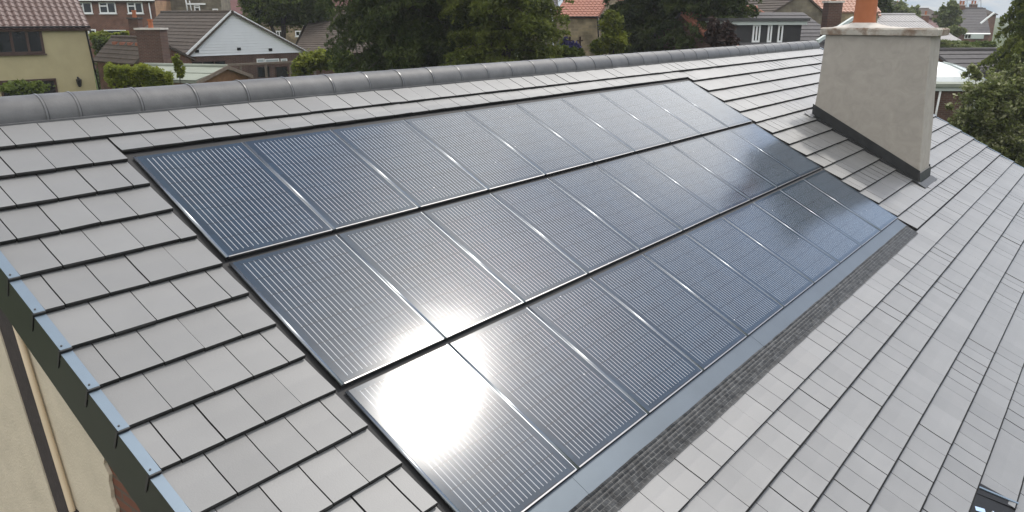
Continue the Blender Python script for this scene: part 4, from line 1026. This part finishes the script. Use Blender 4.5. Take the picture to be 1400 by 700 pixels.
plant('blue_shrub', 'small blue flowering shrub at the foot of the honey stone wall', 'shrub', 43, [(779, 66, 12, 9), (770, 60, 6, 7)], 2200, .11, M['leaf_blue'], trunk=.04)
plant('low_shrub', 'low green shrub under the two wooden crosses', 'shrub', 40, [(783, 73, 15, 6), (764, 72, 14, 9)], 2200, .13, M['leaf_mid'], trunk=.04)
plant('garden_bush', 'bright yellow green bush in front of the dark roofed bungalow', 'shrub', 44, [(437, 80, 19, 12), (420, 90, 18, 12)], 5000, .15, M['leaf_bright'], trunk=.06, up=.6)
plant('grey_bush', 'dull grey green bush at the left foot of the tall conifer', 'shrub', 41, [(468, 86, 14, 14)], 2500, .15, M['leaf_mid'], trunk=.05)
plant('slender_sapling', 'slender upright sapling in front of the felt roofed shed', 'tree', 30, [(243, 84, 4, 10), (246, 98, 5, 9)], 500, .12, M['leaf_bright'], trunk=.03, clumps=8)
plant('window_shrub', 'green shrub in front of the lower window of the yellow house', 'shrub', 37, [(30, 122, 26, 9), (50, 121, 10, 8)], 2800, .14, M['leaf_mid'], trunk=.05)
plant('far_conifer', 'dark pointed conifer on the skyline behind the chimney pot', 'tree', 66, [(1201, -8, 8, 14), (1201, 4, 11, 14), (1203, 16, 13, 12)], 4200, .22, M['leaf_dark'], trunk=.18, droop=.5)
plant('pale_tree', 'pale spring green round tree on the skyline below the utility pole', 'tree', 108, [(1230, 14, 17, 10), (1214, 19, 12, 7), (1240, 20, 12, 6)], 4200, .42, M['leaf_pale'], trunk=.25)
plant('feathery_tree', 'feathery half bare tree on the skyline left of the pylon', 'tree', 92, [(1298, 16, 12, 11), (1296, 26, 17, 11), (1302, 8, 7, 9), (1288, 28, 10, 8)], 2600, .34, M['leaf_pale'], trunk=.16, clumps=40, spread=.2, hollow=.1)
plant('yellow_shrub', 'yellowish shrub between the pink roof and the corrugated shed', 'shrub', 82, [(1307, 42, 9, 6), (1296, 43, 10, 4)], 1300, .3, M['leaf_pale'], trunk=.08)
conifer('large_conifer', 'large drooping dark conifer at the right edge of the view', 1428, 33, 66, 10.8, M['leaf_cyp'], .085, .6, per=13, ppb=270, ztop_round=.45, seed=13)
plant('blossom_shrub', 'big shrub with creamy blossom and sunlit leaf colour overhanging the right verge of the grey roof', 'shrub', 27, [(1352, 150, 42, 42), (1392, 128, 34, 44), (1380, 192, 48, 40), (1322, 172, 20, 20), (1345, 205, 40, 26), (1415, 165, 34, 60)], 50000, .082, M['leaf_blossom'], trunk=.12, clumps=120, spread=.17, extra=(M['blossom'], .22), up=.5, stems=2)
plant('blossom_spray', 'single upright leafy spray in front of the dark hedge', 'shrub', 29, [(1326, 98, 8, 8), (1336, 104, 6, 6)], 700, .11, M['leaf_blossom'], trunk=.04, extra=(M['blossom'], .3), clumps=9)
hedge('clipped_hedge', 'bright green clipped hedge just behind the ridge by the yellow house', 146, 234, 28.5, 29.5, 97, 1.3, 2.2, 26000, .07, M['leaf_bright'])
hedge('garden_hedge', 'dark hedge below the small brick house window, behind the clipped one', 127, 178, 54, 55, 56, 1.2, 1.8, 5000, .16, M['leaf_mid'])
plant('hedge_shrub', 'bright green shrubs over the dark hedge before the red brick house', 'shrub', 57, [(137, 50, 12, 5), (163, 50, 13, 5)], 2600, .18, M['leaf_bright'], trunk=.06, up=.6)
hedge('clipped_hedge', 'far clipped hedge under the red brick house with white bay', 1300, 1362, 62, 62, 60.5, 1.6, 1.6, 6000, .2, M['leaf_mid'], 'clipped hedges on the right')
hedge('clipped_hedge', 'middle clipped hedge behind the dark roofed shed', 1288, 1366, 48, 48, 80, 1.5, 2.4, 9000, .15, M['leaf_mid'], 'clipped hedges on the right')
plant('yellow_green_shrub', 'yellow green shrub beside the chimney under the corrugated shed', 'shrub', 58, [(1290, 64, 14, 8), (1312, 70, 14, 8), (1338, 72, 14, 6)], 4200, .2, M['leaf_pale'], trunk=.06, up=.6)

# ------------------------------------------------------------------ ground
xs_g = np.concatenate([np.linspace(-1500, -80, 8), np.linspace(-70, 200, 55), np.linspace(230, 2500, 10)])
ys_g = np.concatenate([np.linspace(-1500, -60, 8), np.linspace(-50, 130, 46), np.linspace(150, 2500, 10)])
t = MB(); t.add([(x, y, gz(x, y)) for x in xs_g for y in ys_g], [(i*len(ys_g)+j, (i+1)*len(ys_g)+j, (i+1)*len(ys_g)+j+1, i*len(ys_g)+j+1) for i in range(len(xs_g)-1) for j in range(len(ys_g)-1)])
M['lawn'] = mat('lawn', (.035, .055, .016), .95, col2=(.075, .09, .03), scale=.35, bump=.4, bscale=6, spec=.1)
g_ = t.build('ground', M['lawn'], smooth=True); tag(g_, kind='structure')

t = MB(); t.obox((-9, -12, .004), (7.7, 0, 0), (0, 24, 0), (0, 0, .05)); M['paving'] = mat('paving', (.24, .22, .19), .9, var=.2, scale=2, bump=.3, bscale=12)
tag(t.build('paving', M['paving']), kind='structure')

# ------------------------------------------------------------------ sky, clouds, sun
SUN_AZ, SUN_EL = 0.0, 50.9           # degrees, azimuth from +X towards +Y
w = bpy.data.worlds.new('World'); S.world = w; w.use_nodes = True; N, L = w.node_tree.nodes, w.node_tree.links
bgn = N['Background']; bgn.inputs['Strength'].default_value = .15
sky = N.new('ShaderNodeTexSky'); sky.sky_type = 'NISHITA'; sky.sun_disc = False
sky.sun_elevation = math.radians(SUN_EL); sky.sun_rotation = math.radians(90-SUN_AZ)
sky.air_density = 1.0; sky.dust_density = 1.0; sky.ozone_density = 1.0
tc = N.new('ShaderNodeTexCoord'); sp = N.new('ShaderNodeSeparateXYZ'); L.new(tc.outputs['Generated'], sp.inputs[0])
zz = N.new('ShaderNodeMath'); zz.operation = 'ADD'; zz.inputs[1].default_value = .22; L.new(sp.outputs['Z'], zz.inputs[0])
zm = N.new('ShaderNodeMath'); zm.operation = 'MAXIMUM'; zm.inputs[1].default_value = .05; L.new(zz.outputs[0], zm.inputs[0])
dv = N.new('ShaderNodeVectorMath'); dv.operation = 'DIVIDE'; L.new(tc.outputs['Generated'], dv.inputs[0])
cb = N.new('ShaderNodeCombineXYZ'); [L.new(zm.outputs[0], cb.inputs[i]) for i in range(3)]; L.new(cb.outputs[0], dv.inputs[1])
nz = N.new('ShaderNodeTexNoise'); nz.inputs['Scale'].default_value = 3.4; nz.inputs['Detail'].default_value = 7; nz.inputs['Roughness'].default_value = .58; nz.inputs['Distortion'].default_value = .3
mp = N.new('ShaderNodeMapping'); mp.inputs['Location'].default_value = (3.1, 1.7, 0); L.new(dv.outputs[0], mp.inputs[0]); L.new(mp.outputs[0], nz.inputs['Vector'])
def dirdot(az_, el_):
    n = N.new('ShaderNodeVectorMath'); n.operation = 'DOT_PRODUCT'; a_, e_ = math.radians(az_), math.radians(el_)
    n.inputs[1].default_value = (math.cos(e_)*math.cos(a_), math.cos(e_)*math.sin(a_), math.sin(e_)); L.new(tc.outputs['Generated'], n.inputs[0]); return n.outputs['Value']
def rng(src, a_, b_, c_, d_):
    n = N.new('ShaderNodeMapRange'); n.interpolation_type = 'SMOOTHSTEP'
    for i_, v_ in enumerate((a_, b_, c_, d_)): n.inputs[i_+1].default_value = v_
    L.new(src, n.inputs[0]); return n.outputs[0]
def add(a_, b_, op='ADD'):
    n = N.new('ShaderNodeMath'); n.operation = op
    for i_, v_ in enumerate((a_, b_)):
        if isinstance(v_, (int, float)): n.inputs[i_].default_value = v_
        else: L.new(v_, n.inputs[i_])
    return n.outputs[0]
bank = rng(dirdot(15, 32), .93, .995, 0, .15); clear = rng(dirdot(-24, 34), .82, .96, 0, -.26); back = rng(dirdot(218, 40), -.1, .7, 0, .2)  # back: unseen cloud cover added behind the camera as fill light
cov = add(add(nz.outputs['Fac'], back), add(bank, clear))
cr = N.new('ShaderNodeMapRange'); cr.interpolation_type = 'SMOOTHSTEP'; cr.inputs[1].default_value = .475; cr.inputs[2].default_value = .575; L.new(cov, cr.inputs[0])
cm = N.new('ShaderNodeMath'); cm.operation = 'MULTIPLY'; cm.inputs[1].default_value = .85; L.new(cr.outputs[0], cm.inputs[0])
mx = N.new('ShaderNodeMix'); mx.data_type = 'RGBA'; L.new(cm.outputs[0], mx.inputs['Factor']); L.new(sky.outputs[0], mx.inputs['A']); cbri = add(rng(dirdot(15, 32), .93, .995, 1.0, 1.9), 7.6, 'MULTIPLY')
ccol = N.new('ShaderNodeVectorMath'); ccol.operation = 'SCALE'; ccol.inputs[0].default_value = (1.03, 1.01, .975); L.new(cbri, ccol.inputs['Scale']); L.new(ccol.outputs[0], mx.inputs['B'])
hz = N.new('ShaderNodeMapRange'); hz.interpolation_type = 'SMOOTHSTEP'; hz.inputs[1].default_value = .03; hz.inputs[2].default_value = .22; hz.inputs[3].default_value = 1; hz.inputs[4].default_value = 0; L.new(sp.outputs['Z'], hz.inputs[0])
wz = N.new('ShaderNodeMapRange'); wz.inputs[1].default_value = .4; wz.inputs[2].default_value = .62; L.new(nz.outputs['Fac'], wz.inputs[0])
hc = N.new('ShaderNodeMix'); hc.data_type = 'RGBA'; hc.inputs['A'].default_value = (1.6, 2.15, 2.72, 1); hc.inputs['B'].default_value = (2.75, 2.85, 2.9, 1); L.new(wz.outputs[0], hc.inputs['Factor'])
mh = N.new('ShaderNodeMix'); mh.data_type = 'RGBA'; L.new(hz.outputs[0], mh.inputs['Factor']); L.new(mx.outputs['Result'], mh.inputs['A']); L.new(hc.outputs['Result'], mh.inputs['B'])
au = rng(dirdot(SUN_AZ, SUN_EL), math.cos(math.radians(22)), 1.0, 0, 1); au = add(add(au, 3.0, 'POWER'), 13.0, 'MULTIPLY')
cbs = N.new('ShaderNodeVectorMath'); cbs.operation = 'SCALE'; cbs.inputs[0].default_value = (1, .96, .89); L.new(au, cbs.inputs['Scale'])
sm = N.new('ShaderNodeVectorMath'); sm.operation = 'ADD'; L.new(mh.outputs['Result'], sm.inputs[0]); L.new(cbs.outputs[0], sm.inputs[1])
L.new(sm.outputs[0], bgn.inputs['Color'])
sd = bpy.data.lights.new('sun', 'SUN'); sd.energy = 1.4; sd.angle = math.radians(3); sd.color = (1, .955, .88)
so = bpy.data.objects.new('sun', sd); COL.objects.link(so); so.location = (0, 0, 60)
az, el = math.radians(SUN_AZ), math.radians(SUN_EL)
sdir = Vector((math.cos(el)*math.cos(az), math.cos(el)*math.sin(az), math.sin(el)))
so.rotation_euler = (-sdir).to_track_quat('-Z', 'Y').to_euler()

hzb = MB(); hzb.obox((-320, -320, -1.2), (900, 0, 0), (0, 900, 0), (0, 0, 52)); 
hm = bpy.data.materials.new('thin_air_haze'); HN, HL = nodes_of(hm); HN.remove(HN['Principled BSDF']); pv = HN.new('ShaderNodeVolumePrincipled')
pv.inputs['Color'].default_value = (.93, .95, .97, 1); pv.inputs['Density'].default_value = .00048; pv.inputs['Anisotropy'].default_value = .3; HL.new(pv.outputs[0], HN['Material Output'].inputs['Volume'])
tag(hzb.build('haze', hm), kind='stuff')
S.view_settings.view_transform = 'Standard'; S.view_settings.look = 'None'; S.view_settings.exposure = .6; S.view_settings.gamma = 1
S.render.engine = 'CYCLES'; S.cycles.max_bounces = 6
S.render.resolution_x, S.render.resolution_y = 1024, 512
